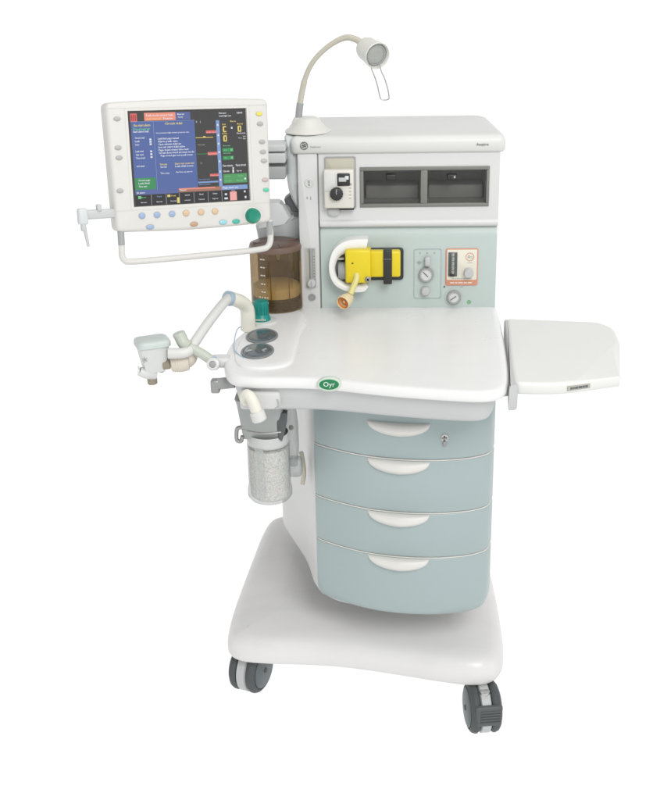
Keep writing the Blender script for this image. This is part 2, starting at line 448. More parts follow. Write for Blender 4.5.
# ---- drawers
def front(x):   # plan of the bowed drawer front
    K = [(-.205, -.330), (-.19, -.345), (-.15, -.372), (-.08, -.410), (0, -.431), (.08, -.436), (.15, -.425), (.19, -.410), (.212, -.388), (.222, -.350)]
    for (a, ya), (b2, yb) in zip(K, K[1:]):
        if x <= b2: t = (x - a) / (b2 - a); return ya + (yb - ya) * t
    return K[-1][1]
fl_pts = catmull([(-.2035, -.325, 0), (-.195, -.342, 0), (-.15, -.374, 0), (-.08, -.410, 0), (0, -.431, 0), (.08, -.436, 0), (.15, -.426, 0), (.19, -.410, 0), (.213, -.388, 0), (.2245, -.350, 0)], 5)
drawer_plan = [Vector((q.x, q.y)) for q in fl_pts] + [Vector((.2265, -.28)), (Vector((-.2030, -.28)))]
gap = .003
zs = [.905, .742, .6055, .4875, .318]
for i in range(4):
    zt, zb = zs[i] - .0032, zs[i + 1] + .0007
    d = P()
    if i < 3: d.add(loft(drawer_plan, [(.004, zb), (.0012, zb + .0008), (0, zb + .003), (0, zt - .004), (.0012, zt - .0012), (.004, zt)]), DRAW)
    else: d.add(loft(drawer_plan, [(.05, zb - .004), (.03, zb - .003), (.015, zb + .004), (.006, zb + .014), (.001, zb + .03), (0, zb + .05), (0, zt - .004), (.0012, zt - .0012), (.004, zt)]), DRAW)
    d.add(loft(drawer_plan, [(.0012, zt), (.0006, zt + .0004), (.0006, zt + .0022), (.0016, zt + .0027), (.03, zt + .0027)]), HANDLE)
    do = d.build("drawer", mach, sharp=50)
    # scoop handle: a half-moon lip under the drawer's top edge
    h = P(); bm = bmesh.new(); cx, hw = -.002, .0735
    zt2 = zt - .002 if i else .834 - .002
    NU, NV = 26, 8; rows = []
    for a in range(NU + 1):
        u = -1 + 2 * a / NU; x = cx + hw * u; w = max(0, 1 - abs(u) ** 2.2) ** .5
        row = []
        for v in range(NV + 1):
            t = v / NV
            zz = zt2 - .034 * w * t; bul = .019 * w * max(0, math.sin(PI * (.16 + .84 * t))) ** .75 + .0005
            row.append(bm.verts.new((x, front(x) - bul, zz)))
        row.append(bm.verts.new((x, front(x) + .004, zt2 - .034 * w - .0006)))
        row.append(bm.verts.new((x, front(x) + .004, zt2 + .0005)))
        rows.append(row)
    for a, b2 in zip(rows, rows[1:]):
        m = len(a)
        for v in range(m): bm.faces.new((a[v], b2[v], b2[(v + 1) % m], a[(v + 1) % m]))
    bmesh.ops.remove_doubles(bm, verts=bm.verts, dist=.0001)
    h.add(bm, HANDLE); h.build("handle", do, sharp=55)
    if i == 0:
        q = Y(444, 434, -.412); l = P(); fy = front(q.x)
        l.add(knob((q.x, fy + .002, q.z), (.12, -1, 0), .0095, .006), METAL)
        l.add(rbox(q.x - .0016, q.x + .0016, fy - .0075, fy - .003, q.z - .006, q.z + .006, .0005), INK)
        l.add(rbox(q.x - .007, q.x + .007, fy - .009, fy - .004, q.z - .0015, q.z + .0015, .0006), METALD)
        l.add(rbox(q.x - .003, q.x + .004, fy - .008, fy - .003, q.z - .020, q.z - .007, .001), METALD)
        l.build("lock", do)

# ---- worktop slab and fascia
wo_pts = [(-.375, -.172), (-.398, -.25), (-.403, -.34), (-.396, -.43), (-.376, -.500), (-.335, -.523), (-.27, -.524), (-.20, -.526), (-.14, -.538), (-.08, -.558), (-.01, -.578), (.06, -.593),
          (.13, -.606), (.175, -.610), (.208, -.598), (.230, -.560), (.240, -.47), (.248, -.30), (.254, -.10), (.252, .06), (.10, .10), (-.24, .10), (-.31, .05), (-.345, -.06)]
wo = smooth_loop(wo_pts, 2)
p = P(); p.add(loft(wo, [(.03, .9515), (.006, .9515), (.002, .9525), (0, .955), (0, .962), (.0015, .968), (.005, .972), (.010, .9745), (.018, ZT)]), TOPW)
wt = p.build("worktop", mach, sharp=60)
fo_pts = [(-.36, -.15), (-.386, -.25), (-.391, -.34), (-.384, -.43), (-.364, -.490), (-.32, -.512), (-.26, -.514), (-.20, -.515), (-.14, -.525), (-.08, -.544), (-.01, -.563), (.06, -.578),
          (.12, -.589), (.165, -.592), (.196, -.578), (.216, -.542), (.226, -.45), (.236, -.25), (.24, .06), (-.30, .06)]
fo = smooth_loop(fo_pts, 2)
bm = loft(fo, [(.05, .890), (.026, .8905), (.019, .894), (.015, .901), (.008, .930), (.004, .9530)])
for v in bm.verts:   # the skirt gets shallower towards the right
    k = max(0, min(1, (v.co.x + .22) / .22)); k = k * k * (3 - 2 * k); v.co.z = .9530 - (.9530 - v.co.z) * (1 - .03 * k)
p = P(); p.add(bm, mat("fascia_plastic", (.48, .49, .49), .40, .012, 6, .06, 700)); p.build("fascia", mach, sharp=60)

# raised breathing-system pod at the left of the worktop
pod = smooth_loop([(-.352, -.165), (-.376, -.25), (-.380, -.36), (-.366, -.44), (-.33, -.468), (-.27, -.462), (-.238, -.43), (-.238, -.33), (-.236, -.22), (-.225, -.12), (-.25, -.02), (-.30, .02), (-.335, -.05)], 2)
p = P(); p.add(loft(pod, [(0, .970), (.0, .976), (.002, .9785), (.006, .980), (.03, .9805)]), TOPW); pd = p.build("pod", mach, sharp=60)
tr = P(); tr.add(tube([Z(243, 326, .981), Z(237, 330, .981), Z(234, 345, .981), Z(236, 352, .981), Z(244, 358, .981)], .0012, 6), BLUEL); tr.build("blue_edging", pd)
for (cx, cy, hw, hh) in ((262, 336, 16, 7.2), (257.5, 351, 16.5, 7.8)):
    q = Z(cx, cy, .982); rx = (Z(cx + hw, cy, .982) - q).length; ry = abs(Z(cx, cy + hh, .982).y - q.y)
    g = P()
    E2 = [Vector((q.x + rx * math.cos(2 * PI * k / 36), q.y + ry * math.sin(2 * PI * k / 36))) for k in range(36)]
    g.add(loft(E2, [(0, .978), (0, .983), (.002, .9845), (.004, .9845), (.006, .982), (.008, .982)]), mat("valve_rim", (.17, .18, .185), .35, .04, 20))
    go = g.build("check_valve", pd)
    g = P(); g.add(loft(inset_loop(E2, .006), [(0, .9825), (.003, .984), (.012, .9855)]), mat("valve_dome", (.085, .105, .12), .14, .15, 18, spec=.8))
    g.build("valve_dome", go)
    g = P(); a = .6 if cy < 340 else .3
    g.add(knob((q.x + .004, q.y - .004, .9848), (0, 0, 1), .011, .002), DGREY)
    if cy > 340:
        for s_ in (-1, 1): g.add(tube([(q.x + s_ * .020, q.y + .004 * s_, .9858), (q.x + s_ * .013, q.y - .008, .9866), (q.x + s_ * .022 - .004, q.y - .015, .9858)], .0022, 6), GREY)
    g.build("valve_disc", go)
# teal pressure-limit knob
q = Z(263, 321, .981); k = P()
k.add(knob((q.x + .002, q.y, .980), (0, 0, 1), .034, .004, .0015, 36), WHITE)
ko = k.build("limit_valve_base", pd)
k = P(); k.add(lathe([(0, 0), (.0235, 0), (.0225, .006), (.0195, .012), (.0165, .016), (.0160, .030), (.0178, .046), (.0170, .049), (.006, .050), (0, .050)], 28, axis_M((q.x - .004, q.y + .002, .984), (0, 0, 1))), TEAL)
for j in range(14):
    a = j * 2 * PI / 14
    k.add(rbox(q.x - .004 + .0168 * math.cos(a) - .0018, q.x - .004 + .0168 * math.cos(a) + .0018, q.y + .002 + .0168 * math.sin(a) - .0018, q.y + .002 + .0168 * math.sin(a) + .0018, .999, 1.031, .001, 1), TEAL)
for j in range(7): k.add(rbox(q.x - .018 + j * .004, q.x - .0155 + j * .004, q.y - .0222, q.y - .019, .988, .992, .0003, 1), TICK)
k.build("limit_valve_knob", ko)
dk = P(); q2 = Z(283, 311, .981); dk.add(knob((q2.x, q2.y, .980), (0, 0, 1), .016, .002), GREY); dk.build("port_cap", pd)

# green oval badge on the worktop's lip
q = Y(329, 388.5, -.566); yb = -.543
bd = P(); bd.add(plate(ell(q.x, q.z, .0265, .0165, 36), yb + .010, yb - .0005, .003), mat("badge_rim", (.50, .58, .50), .35, .03, 30))
bd.add(plate(ell(q.x - .001, q.z + .0005, .0215, .0120, 36), yb, yb - .0015, .001), GREENM)
bd.add(face_text("Oyr", .0155, q.x - .001, yb - .0022, q.z + .001), mat("badge_letter", (.66, .72, .66), .4, .02, 30))
bd.build("badge", wt)

# left bits of the fascia: grey latch, bracket eye
lt = P(); a = Y(231, 392, -.42); 
lt.add(knob((-.375, -.42, .929), (-1, 0, -.12), .0135, .038, .003), GREY)
lt.add(rbox(-.428, -.408, -.432, -.408, .905, .936, .004), METALD); lt.build("side_latch", mach)
by = P(); q = Y(216, 361, -.38)
by.add(rbox(-.432, -.385, -.40, -.36, q.z - .012, q.z + .012, .009, 4), WHITE)
by.add(lathe([(0, 0), (.0145, 0), (.0145, .010), (.011, .012), (.008, .012), (.008, .006), (0, .006)], 28, axis_M((q.x - .002, -.402, q.z), (-.1, -1, .35))), WHITE)
by.add(knob((q.x - .002, -.404, q.z + .001), (-.1, -1, .35), .008, .010, .002), GREY); by.build("hose_bracket", mach)
# cover flap and white elbow spout on the fascia
fp = P(); fp.add(rbox(-.352, -.262, -.517, -.48, .899, .941, .008, 4), WHITE); fp.build("cover_flap", mach)
sp = P()
y0 = -.515
A = [Y(246, 402, y0), Y(244, 397, y0 - .012), Y(247, 394.5, y0 - .022), Y(251, 398, y0 - .030), Y(255, 407, y0 - .034), Y(259, 418, y0 - .036)]
sp.add(tube(A, lambda t: .0105 + .003 * t), TUBEY)
d = (A[-1] - A[-2]).normalized()
sp.add(lathe([(.010, -.016), (.0155, -.016), (.0165, -.010), (.0165, .004), (.014, .007), (.0, .007)], 24, axis_M(A[-1], d)), TUBEW)
sp.build("elbow_spout", mach)
hk = P(); hk.add(tube([Y(275, 398, -.512) , Y(279, 402, -.522), Y(279, 407, -.522), Y(275, 408, -.515)], .0018, 6), LGREY); hk.build("hook", mach)

# ---- folding side shelf
sz = .975
so = [Z(506.5, 318, sz), Z(598, 321.5, sz), Z(614, 327, sz), Z(620, 340, sz), Z(620.4, 375, sz), Z(560, 383.5, sz), Z(514, 382.5, sz), Z(510.5, 366, sz)]
shp = round_poly([(v.x, v.y) for v in so], [.012, .02, .03, .02, .001, .05, .018, .05], 5)
p = P(); p.add(loft(shp, [(.02, .946), (.008, .9463), (.003, .948), (0, .952), (0, .967), (.002, .972), (.006, .9745), (.010, sz)]), mat("shelf_plastic", (.66, .66, .635), .38, .012, 6, .06, 700)); sh = p.build("side_shelf", mach, sharp=60)
q = Y(579, 380, -.505); 
lb = P(); 
_a, _b = so[4], so[5]
for k in range(1):
    ang = math.atan2((_a - _b).y, (_a - _b).x)
    c0 = _b + (_a - _b) * ((579 - 560) / 60.4)
    Mx = Matrix.Translation((c0.x, c0.y, .9605)) @ Matrix.Rotation(ang, 4, 'Z')
    bm = rbox(-.027, .027, -.0012, .004, -.0055, .0055, .001); lb.add(bm, mat("label_plate", (.36, .36, .32), .5, .04, 30), Mx)
    xk = -.021
    for wd in (.006, .003, .007, .009, .005, .006):
        lb.add(rbox(xk, xk + wd, -.0017, 0, -.0025, .0025, .0002, 1), INK, Mx); xk += wd + .0012
lb.build("label_plate", sh)
hb = P()   # hinge bracket between worktop and shelf
hv = [Z(506, 322, .965), Z(511, 340, .965), Z(515, 384, .965)]
hb_pts = round_poly([(v.x, v.y) for v in (Z(504, 322, .965), Z(508.5, 322, .965), Z(514, 350, .965), Z(518, 388, .965), Z(509, 390, .965), Z(508, 360, .965))], .004, 3)
hb.add(loft(hb_pts, [(.004, .914), (.001, .917), (0, .922), (0, .968), (.003, .972)]), LGREY)
hb.add(rbox(.215, .240, -.50, -.44, .922, .945, .006), LGREY); hb.build("shelf_hinge", mach)

# ---- upper housing
LX0, LX1 = -.246, .249
p = P(); lo = round_poly([(-.262, -.014), (.259, -.014), (.262, .02), (.238, .325), (-.240, .325), (-.268, .10), (-.268, .02)], [.035, .045, .02, .05, .05, .03, .02], 7)
p.add(loft(lo, [(.016, 1.3705), (.004, 1.371), (.0, 1.376), (0, 1.396), (.003, 1.405), (.009, 1.4105), (.018, 1.413), (.04, 1.4145), (.09, 1.415)]), LIDW)
lid = p.build("lid", mach, sharp=60)
lg = P(); q = Y(304, 146, -.0145)
lg.add(ring_plate(ell(q.x, q.z, .0098, .0098, 28), ell(q.x, q.z, .0080, .0080, 28), -.013, -.0150), INK)
for j in range(4):
    a = j * PI / 2 + .4
    lg.add(ring_plate(ell(q.x + .0040 * math.cos(a), q.z + .0040 * math.sin(a), .0030, .0030, 14), ell(q.x + .0040 * math.cos(a), q.z + .0040 * math.sin(a), .0021, .0021, 14), -.013, -.0150), INK)
lg.add(face_text("GE", .0075, q.x, -.0150, q.z), INK)
q = Y(315, 147, -.0145); lg.add(face_text("Healthcare", .0058, q.x + .001, -.0147, q.z), INKL)
lg.build("maker_mark", lid)
lg = P(); q = Y(482.5, 144.5, -.0145); lg.add(face_text("Aespire", .0095, q.x, -.0147, q.z), INK); lg.build("model_lettering", lid)

# core behind the panels
p = P(); p.add(rbox(-.240, .243, .135, .325, .96, 1.372, .01), WHITE)
p.add(rbox(-.240, .243, .012, .14, .96, 1.185, .004), WHITE)
p.add(rbox(-.240, -.10, .012, .14, 1.18, 1.371, .004), WHITE)
p.add(rbox(.222, .243, .012, .14, 1.18, 1.371, .004), WHITE)
p.add(rbox(-.105, .23, .012, .14, 1.345, 1.371, .004), WHITE)
p.build("housing", mach)
# left column strip
p = P(); p.add(plate(rect(-.2475, -.1985, ZT - .01, 1.371, .004), .02, -.010, .003), WHITE)
cs = p.build("column", mach)
g = P(); g.add(rbox(-.1985, -.1958, -.004, .02, ZT - .01, 1.370, 0), SEAM); g.build("seam", cs)
g = P(); q = Y(309, 183, -.011)
g.add(lathe([(0, 0), (.0115, 0), (.0115, .0015), (.0095, .003), (.007, .0022), (0, .0022)], 28, axis_M((q.x, -.0095, q.z), (0, -1, 0))), LIDW)
g.add(rbox(q.x - .0025, q.x + .0025, -.0128, -.011, q.z - .007, q.z - .001, .0008), INKL); g.add(rbox(q.x - .003, q.x + .002, -.0128, -.011, q.z + .001, q.z + .006, .0008), INKL)
g.build("power_symbol", cs); g = P()
q = Y(309, 198, -.011); g.add(rbox(q.x - .006, q.x - .003, -.0108, -.009, q.z - .003, q.z + .003, .0003, 1), INKL); g.add(rbox(q.x + .003, q.x + .0055, -.0108, -.009, q.z - .005, q.z + .003, .0003, 1), INKL)
g.build("printed_marks", cs)
# flow tube in the column
a, b2 = Y(305, 248, -.011), Y(316, 288, -.011)
g = P(); g.add(ring_plate(rect(a.x - .001, b2.x + .001, b2.z, a.z, .003), rect(a.x + .001, b2.x - .001, b2.z + .002, a.z - .002, .003), -.008, -.0125), LGREY)
g.add(rbox(a.x, b2.x, -.0105, -.006, b2.z, a.z, .001), mat("flow_back", (.40, .40, .36), .5, .04, 30))
fg = g.build("flow_gauge", cs)
g = P(); xm = (a.x + b2.x) / 2 + .002; g.add(tube([(xm, -.013, b2.z + .01), (xm, -.013, a.z - .004)], .0042, 12, False), GREY)
for j in range(9): g.add(rbox(xm + .005, xm + .009, -.0112, -.010, b2.z + .022 + j * .0075, b2.z + .0232 + j * .0075, 0), INK)
g.add(knob((xm, -.010, a.z - .007), (0, -1, 0), .006, .005), GREY); g.build("flow_tube", fg)
g = P(); q = Y(312, 283, -.02); g.add(knob((q.x - .001, -.010, q.z), (0, -1, 0), .0105, .020, .003), LGREY); g.add(rbox(q.x - .002, q.x + .0005, -.0312, -.029, q.z - .008, q.z + .008, .0004), INKL); g.build("flow_knob", fg)
g = P(); q = Y(312, 297.5, -.012); g.add(lathe([(0, 0), (.0095, 0), (.0095, .002), (.0085, .0035), (.0065, .0035), (.0055, .0015), (.003, .0015), (.003, .0035), (0, .0035)], 26, axis_M((q.x, -.0098, q.z), (0, -1, 0))), GREY); g.build("gas_port", cs)

# white surround of the compartments (a real opening)
z0s, z1s = 1.195, 1.371
p = P()
out4 = [(-.1955, z0s), (.2485, z0s), (.2485, z1s), (-.1955, z1s)]
inn4 = [(-.093, 1.238), (.2225, 1.238), (.2225, 1.335), (-.093, 1.335)]
p.add(ring_plate(out4, inn4, .013, -.006), WHITE)
p.add(tube([(-.195, -.002, z0s + .001), (.248, -.002, z0s + .001)], .010, 16, False), WHITE)
sur = p.build("compartment_surround", mach)
# compartments
wf = P(); out4 = [(-.0945, 1.2365), (.2240, 1.2365), (.2240, 1.3365), (-.0945, 1.3365)]
fr = [(-.085, .0555), (.0725, .2165)]
zc0, zc1 = 1.2455, 1.3275
bm_parts = [(-.0945, .2240, 1.3275, 1.3365), (-.0945, .2240, 1.2365, 1.2455), (-.0945, -.085, zc0, zc1), (.0555, .0725, zc0, zc1), (.2165, .2240, zc0, zc1)]
for (xa, xb, za, zb) in bm_parts: wf.add(rbox(xa, xb, -.0095, .004, za, zb, .0018, 2), FRAMEG)
wfo = wf.build("window_frame", mach)
for (xa, xb), lx in zip(fr, (391, 452)):
    c = P(); dpt = .118
    for (a0, a1, c0, c1, e0, e1) in ((xa - .002, xb + .002, dpt, dpt + .004, zc0 - .002, zc1 + .002), (xa - .004, xa, .0045, dpt, zc0 - .004, zc1 + .004), (xb, xb + .004, .0045, dpt, zc0 - .004, zc1 + .004), (xa, xb, .0045, dpt, zc0 - .004, zc0), (xa, xb, .0045, dpt, zc1, zc1 + .004)):
        c.add(rbox(a0, a1, c0, c1, e0, e1, 0), BOXIN)
    c.add(rbox(xa + .004, xb - .004, .05, dpt, zc0, zc0 + .034, .004), BOXIN)
    co_ = c.build("compartment", mach)
    q = Y(lx, 177, -.002); g = P(); g.add(rbox(q.x - .0125, q.x + .0125, -.010, .002, q.z - .0075, q.z + .0075, .003), BLACK)
    if lx > 400: g.add(rbox(q.x - .004, q.x + .009, -.0122, -.008, q.z - .006, q.z + .004, .002), BLACK); g.add(rbox(q.x + .004, q.x + .008, -.0132, -.0115, q.z - .001, q.z + .004, .001), LGREY)  # light grey chip painted in as the latch's glint
    g.build("latch", co_)
    g = P(); g.add(rbox(xa, xb, .0012, .0028, zc0, zc1, 0), SMOKE); g.build("window_pane", wfo)

# agent / gas module at the left of the compartments
a, b2 = Y(325, 158, -.01), Y(355.5, 208, -.01)
x0, x1, zt, zb = a.x, b2.x, a.z, b2.z
g = P(); g.add(ring_plate(rect(x0 - .002, x1 + .002, zb - .002, zt + .002, .005), rect(x0 + .001, x1 - .001, zb + .001, zt - .001, .005), -.004, -.0085), GREY)
g.add(plate(rect(x0, x1, zb, zt, .004), -.004, -.0075, .001), BEIGE)
gm = g.build("gas_module", mach)
zm = Y(330, 170, -.03).z
g = P(); g.add(rbox(x0 - .003, x1 - .003, -.034, -.006, zb + .004, zm, .004), CREAM); g.add(rbox(x0 - .003, x0 + .026, -.0365, -.02, zm - .052, zm - .004, .003), LIDW)
g.add(rbox(x0 + .034, x1 - .003, -.030, -.008, zb - .001, zb + .0038, .001), BLACK)
body = g.build("module_body", gm)
q0, q1 = Y(337, 173.5, -.036), Y(350, 186, -.036)
g = P(); g.add(rbox(q0.x, q1.x, -.038, -.032, q1.z, q0.z, .003), BLACK); g.add(rbox(q0.x + .004, q1.x - .009, -.0388, -.036, q1.z + .011, q0.z - .010, .0005), LGREY); g.add(rbox(q1.x - .012, q1.x - .003, -.0387, -.036, q1.z + .016, q0.z - .006, .0005), mat("display_white", (.62, .63, .64), .4, .02, 20)); g.build("display", gm)
q = Y(336.5, 194, -.04); g = P(); g.add(knob((q.x, -.033, q.z), (0, -1, 0), .0155, .015, .003), BLACK)
for j in range(16):
    a_ = j * PI / 8; g.add(rbox(q.x + .0152 * math.cos(a_) - .0012, q.x + .0152 * math.cos(a_) + .0012, -.046, -.035, q.z + .0152 * math.sin(a_) - .0012, q.z + .0152 * math.sin(a_) + .0012, .0005, 1), BLACK)
g.add(rbox(q.x - .001, q.x + .001, -.0486, -.046, q.z, q.z + .013, .0003), INKL); g.build("control_knob", gm)
g = P()
q = Y(350.5, 184.5, -.036); g.add(knob((q.x, -.033, q.z), (0, -1, 0), .0032, .0022, .0006, 14), GREY)
for j in range(4): g.add(rbox(q.x - .004, q.x + .002, -.0348, -.033, q.z - .010 - j * .0085, q.z - .008 - j * .0085, .0004, 1), BTNG)
g.build("scale_marks", gm)
g = P(); q = Y(334, 211, -.012); g.add(plate(round_poly([(q.x - .016, zb - .001), (q.x + .016, zb - .001), (q.x + .015, q.z - .008), (q.x + .006, q.z - .013), (q.x - .006, q.z - .013), (q.x - .015, q.z - .008)], .005, 4), -.005, -.016, .002), LGREY); g.build("release_tab", gm)

# sage control panel
p = P(); pb = Y(400, 308, -.004).z
bm = bmesh.new(); prof = [(.02, ZT - .004), (-.004, ZT - .004), (-.004, 1.158), (-.0035, 1.166), (-.001, 1.174), (.004, 1.181), (.0065, 1.188), (.0065, 1.199), (.02, 1.199)]
ra = [bm.verts.new((-.195, y_, z_)) for y_, z_ in prof]; rb = [bm.verts.new((.2475, y_, z_)) for y_, z_ in prof]
for i in range(len(prof)): j = (i + 1) % len(prof); bm.faces.new((ra[i], rb[i], rb[j], ra[j]))
bm.faces.new(ra); bm.faces.new(rb[::-1])
p.add(bm, SAGE); cp = p.build("control_panel", mach, sharp=50)

# cradle: white C shaped guard
po = [(368, 239.5), (353, 239.8), (342, 243), (334, 250), (330, 259), (329, 268), (330.5, 277), (335, 285), (343, 290), (354, 292.3), (364, 291.5), (368.5, 286.5)]
pi_ = [(366, 251), (354, 251.3), (346, 253), (340, 256.5), (336.5, 262), (335, 269), (336.3, 276), (340, 281), (346, 284), (354, 285), (361, 284.6), (365, 282.5)]
def c_band(pts_o, pts_i, y0, y1, m=None):
    o3 = catmull([Y(*q, y1) for q in pts_o], 4); i3 = catmull([Y(*q, y1 + .004) for q in pts_i], 4)
    o0 = [Vector((v.x, y0, v.z)) for v in o3]; i0 = [Vector((v.x, y0, v.z)) for v in i3]
    mid = [(a + b) / 2 + Vector((0, -.004, 0)) for a, b in zip(o3, i3)]
    bm = bmesh.new(); R = [[bm.verts.new(v) for v in L] for L in (o0, o3, mid, i3, i0)]
    for A, B in zip(R, R[1:]):
        for k in range(len(A) - 1): bm.faces.new((A[k], A[k + 1], B[k + 1], B[k]))
    for k in (0, -1): bm.faces.new([r[k] for r in R])
    return bm
g = P(); g.add(c_band(po, pi_, -.0038, -.045), mat("guard_white", (.76, .76, .745), .36, .012, 9))
gd = g.build("cradle_guard", cp, sharp=70)
g = P(); q = Y(334, 259, -.03); q1 = Y(344, 257, -.03); g.add(rbox(q.x, q1.x, -.032, -.006, q.z - .002, q.z + .002, .001), WHITE); g.build("rib", gd)
g = P(); qa, qb = Y(338, 271, -.03), Y(348, 271, -.03); g.add(lathe([(0, 0), (.020, 0), (.0225, .004), (.0225, .03), (0, .03)], 28, axis_M((qa.x + .001, -.026, qa.z), (1, 0, 0))), GREY); g.build("socket", cp)
g = P(); a, b2 = Y(338, 252, -.005), Y(366, 285, -.005); g.add(plate(ell((a.x + b2.x) / 2, (a.z + b2.z) / 2, .034, .037, 30), -.0038, -.0055, .0006), DGREY); g.build("recess_liner", cp)

# black backing that outlines the yellow unit
a, b2 = Y(366, 248.5, -.012), Y(403.5, 280, -.012)
g = P(); g.add(plate(rect(a.x - .04, b2.x, b2.z, a.z, .009), -.0038, -.014, .003), BLACK); g.build("holder_plate", cp)

# gauge plate left of the orange framed flowmeter
a, b2 = Y(414, 249, -.005), Y(441, 298.5, -.005)
g = P(); g.add(ring_plate(rect(a.x, b2.x, b2.z, a.z, .006), rect(a.x + .0012, b2.x - .0012, b2.z + .0012, a.z - .0012, .0055), -.0036, -.0052), mat("outline_sage", (.30, .38, .37), .5, .03, 30))
for dx in (420, 427.3, 434.5): q = Y(dx, 253, -.005); g.add(knob((q.x, -.0039, q.z), (0, -1, 0), .0022, .001, .0003, 12), INKL)
gp = g.build("gauge_plate", cp)
g = P(); q = Y(427.5, 262, -.012); g.add(rbox(q.x - .0075, q.x + .0075, -.022, -.004, q.z - .010, q.z + .014, .005, 4), LGREY); g.build("selector_switch", gp)
g = P(); q = Y(419, 262.5, -.006); g.add(rbox(q.x - .005, q.x + .006, -.006, -.0038, q.z - .0014, q.z + .0014, .0006), INKL); g.add(rbox(q.x - .001, q.x + .0015, -.0062, -.0038, q.z - .006, q.z + .004, .0006), INKL); g.build("switch_pointer", gp)
def dial(px_, py_, R, ang, parent, name):
    q = Y(px_, py_, -.012); g = P()
    g.add(lathe([(0, 0), (R, 0), (R, .010), (R - .0015, .0125), (R - .004, .0125), (R - .0045, .009), (0, .009)], 32, axis_M((q.x, -.0038, q.z), (0, -1, 0))), GREY)
    o = g.build(name, parent)
    g = P(); g.add(lathe([(0, 0), (R - .0045, 0), (R - .0045, .001), (0, .001)], 28, axis_M((q.x, -.0128, q.z), (0, -1, 0))), mat("dial_face", (.58, .59, .58), .35, .02, 30))
    for j in range(11):
        a_ = math.radians(225 - j * 27); r0_, r1_ = R - .0075, R - .0055
        g.add(tube([(q.x + r0_ * math.cos(a_), -.0141, q.z + r0_ * math.sin(a_)), (q.x + r1_ * math.cos(a_), -.0141, q.z + r1_ * math.sin(a_))], .0004, 5, False), INK)
    g.build("dial_face", o)
    g = P(); c_, s_ = math.cos(ang), math.sin(ang); g.add(tube([(q.x - c_ * R * .35, -.0146, q.z - s_ * R * .35), (q.x + c_ * R * .6, -.0146, q.z + s_ * R * .6)], .0011, 6, False), INK); g.build("needle", o)
    return o
dial(426.3, 275, .0190, math.radians(135), gp, "pressure_gauge")
g = P(); q = Y(425.5, 291, -.014); g.add(lathe([(0, 0), (.0115, 0), (.0115, .014), (.009, .018), (0, .0185)], 26, axis_M((q.x, -.0038, q.z), (0, -1, 0))), LGREY); g.build("gauge_knob", gp)
dial(454, 297.5, .0180, math.radians(215), cp, "pressure_gauge")
g = P(); q = Y(454, 297.5, -.004); g.add(lathe([(.0182, 0), (.024, 0), (.024, .0012), (.0182, .0012)], 32, axis_M((q.x, -.0038, q.z), (0, -1, 0))), SAGE); g.build("gauge_bezel", cp)
g = P(); q = Y(469, 302, -.004); g.add(lathe([(.0028, 0), (.0052, 0), (.0052, .0009), (.0028, .0009)], 18, axis_M((q.x, -.0038, q.z), (0, -1, 0))), GREENDOT); g.add(knob((q.x, -.0036, q.z), (0, -1, 0), .0016, .001, .0003, 10), GREENDOT)
g.build("green_mark", cp); g = P()
q = Y(444.3, 286.8, -.004); g.add(knob((q.x, -.0038, q.z), (0, -1, 0), .0026, .001, .0003, 12), INK)
g.build("zero_mark", cp); g = P()
q = Y(461, 287, -.004); g.add(rbox(q.x - .003, q.x + .005, -.0046, -.0036, q.z - .001, q.z + .001, 0), INKL)
g.build("scale_mark", cp)

# orange framed flowmeter
a, b2 = Y(446, 249, -.008), Y(477.5, 285.5, -.008)
x0, x1, z1, z0 = a.x, b2.x, a.z, b2.z
g = P(); g.add(plate(rect(x0, x1, z0, z1, .005), -.0038, -.0075, .0012), ORLAB); g.add(plate(rect(x0 + .003, x1 - .003, z0 + .015, z1 - .0022, .002), -.0070, -.0083, .0004), PAPER)
fmo = g.build("flowmeter", cp)
g = P(); q0, q1 = Y(448.5, 252.5, -.010), Y(457, 276.5, -.010)
g.add(rbox(q0.x, q1.x, -.0105, -.0075, q1.z, q0.z, .001), GASKET)
xm = (q0.x + q1.x) / 2; g.add(tube([(xm, -.0105, q1.z + .002), (xm, -.0105, q0.z - .002)], .0042, 10, False), mat("flow_glass", (.33, .34, .30), .12, .1, 60, spec=.8))
for j in range(8): g.add(rbox(xm - .008, xm + .008 * (j % 2), -.0152, -.0142, q1.z + .010 + j * .006, q1.z + .0112 + j * .006, 0), INK)
g.add(rbox(xm - .007, xm + .005, -.0152, -.010, q1.z + .001, q1.z + .008, .001), BLACK); g.build("flow_tube", fmo)
g = P(); q = Y(470, 257, -.009); g.add(lathe([(.0092, 0), (.0108, 0), (.0108, .0006), (.0092, .0006)], 28, axis_M((q.x, -.0082, q.z), (0, -1, 0))), ORLAB); g.add(face_text("O", .0095, q.x - .0022, -.0086, q.z), INK); g.add(face_text("2", .007, q.x + .0045, -.0086, q.z - .0015), INK)
g.add(rbox(q.x - .007, q.x + .007, -.0087, -.008, q.z - .0155, q.z - .0145, 0), INKL)
g.build("gas_mark", fmo); g = P()
xk = x0 + .016
for wd in (.006, .004, .007, .005, .008, .004, .007): g.add(rbox(xk, xk + wd, -.0087, -.008, z0 + .0175, z0 + .0195, 0), INKL); xk += wd + .0015
g.build("scale_print", fmo); g = P()
xk = x0 + .012
for wd in (.010, .006, .012, .008, .011): g.add(rbox(xk, xk + wd, -.0082, -.007, z0 + .006, z0 + .009, 0), PAPER); xk += wd + .002
g.build("band_print", fmo)
g = P(); q = Y(468.5, 273, -.018); g.add(lathe([(0, 0), (.0118, 0), (.0118, .016), (.010, .019), (0, .0195)], 28, axis_M((q.x, -.0082, q.z), (0, -1, 0))), LGREY); g.build("flow_knob", fmo)

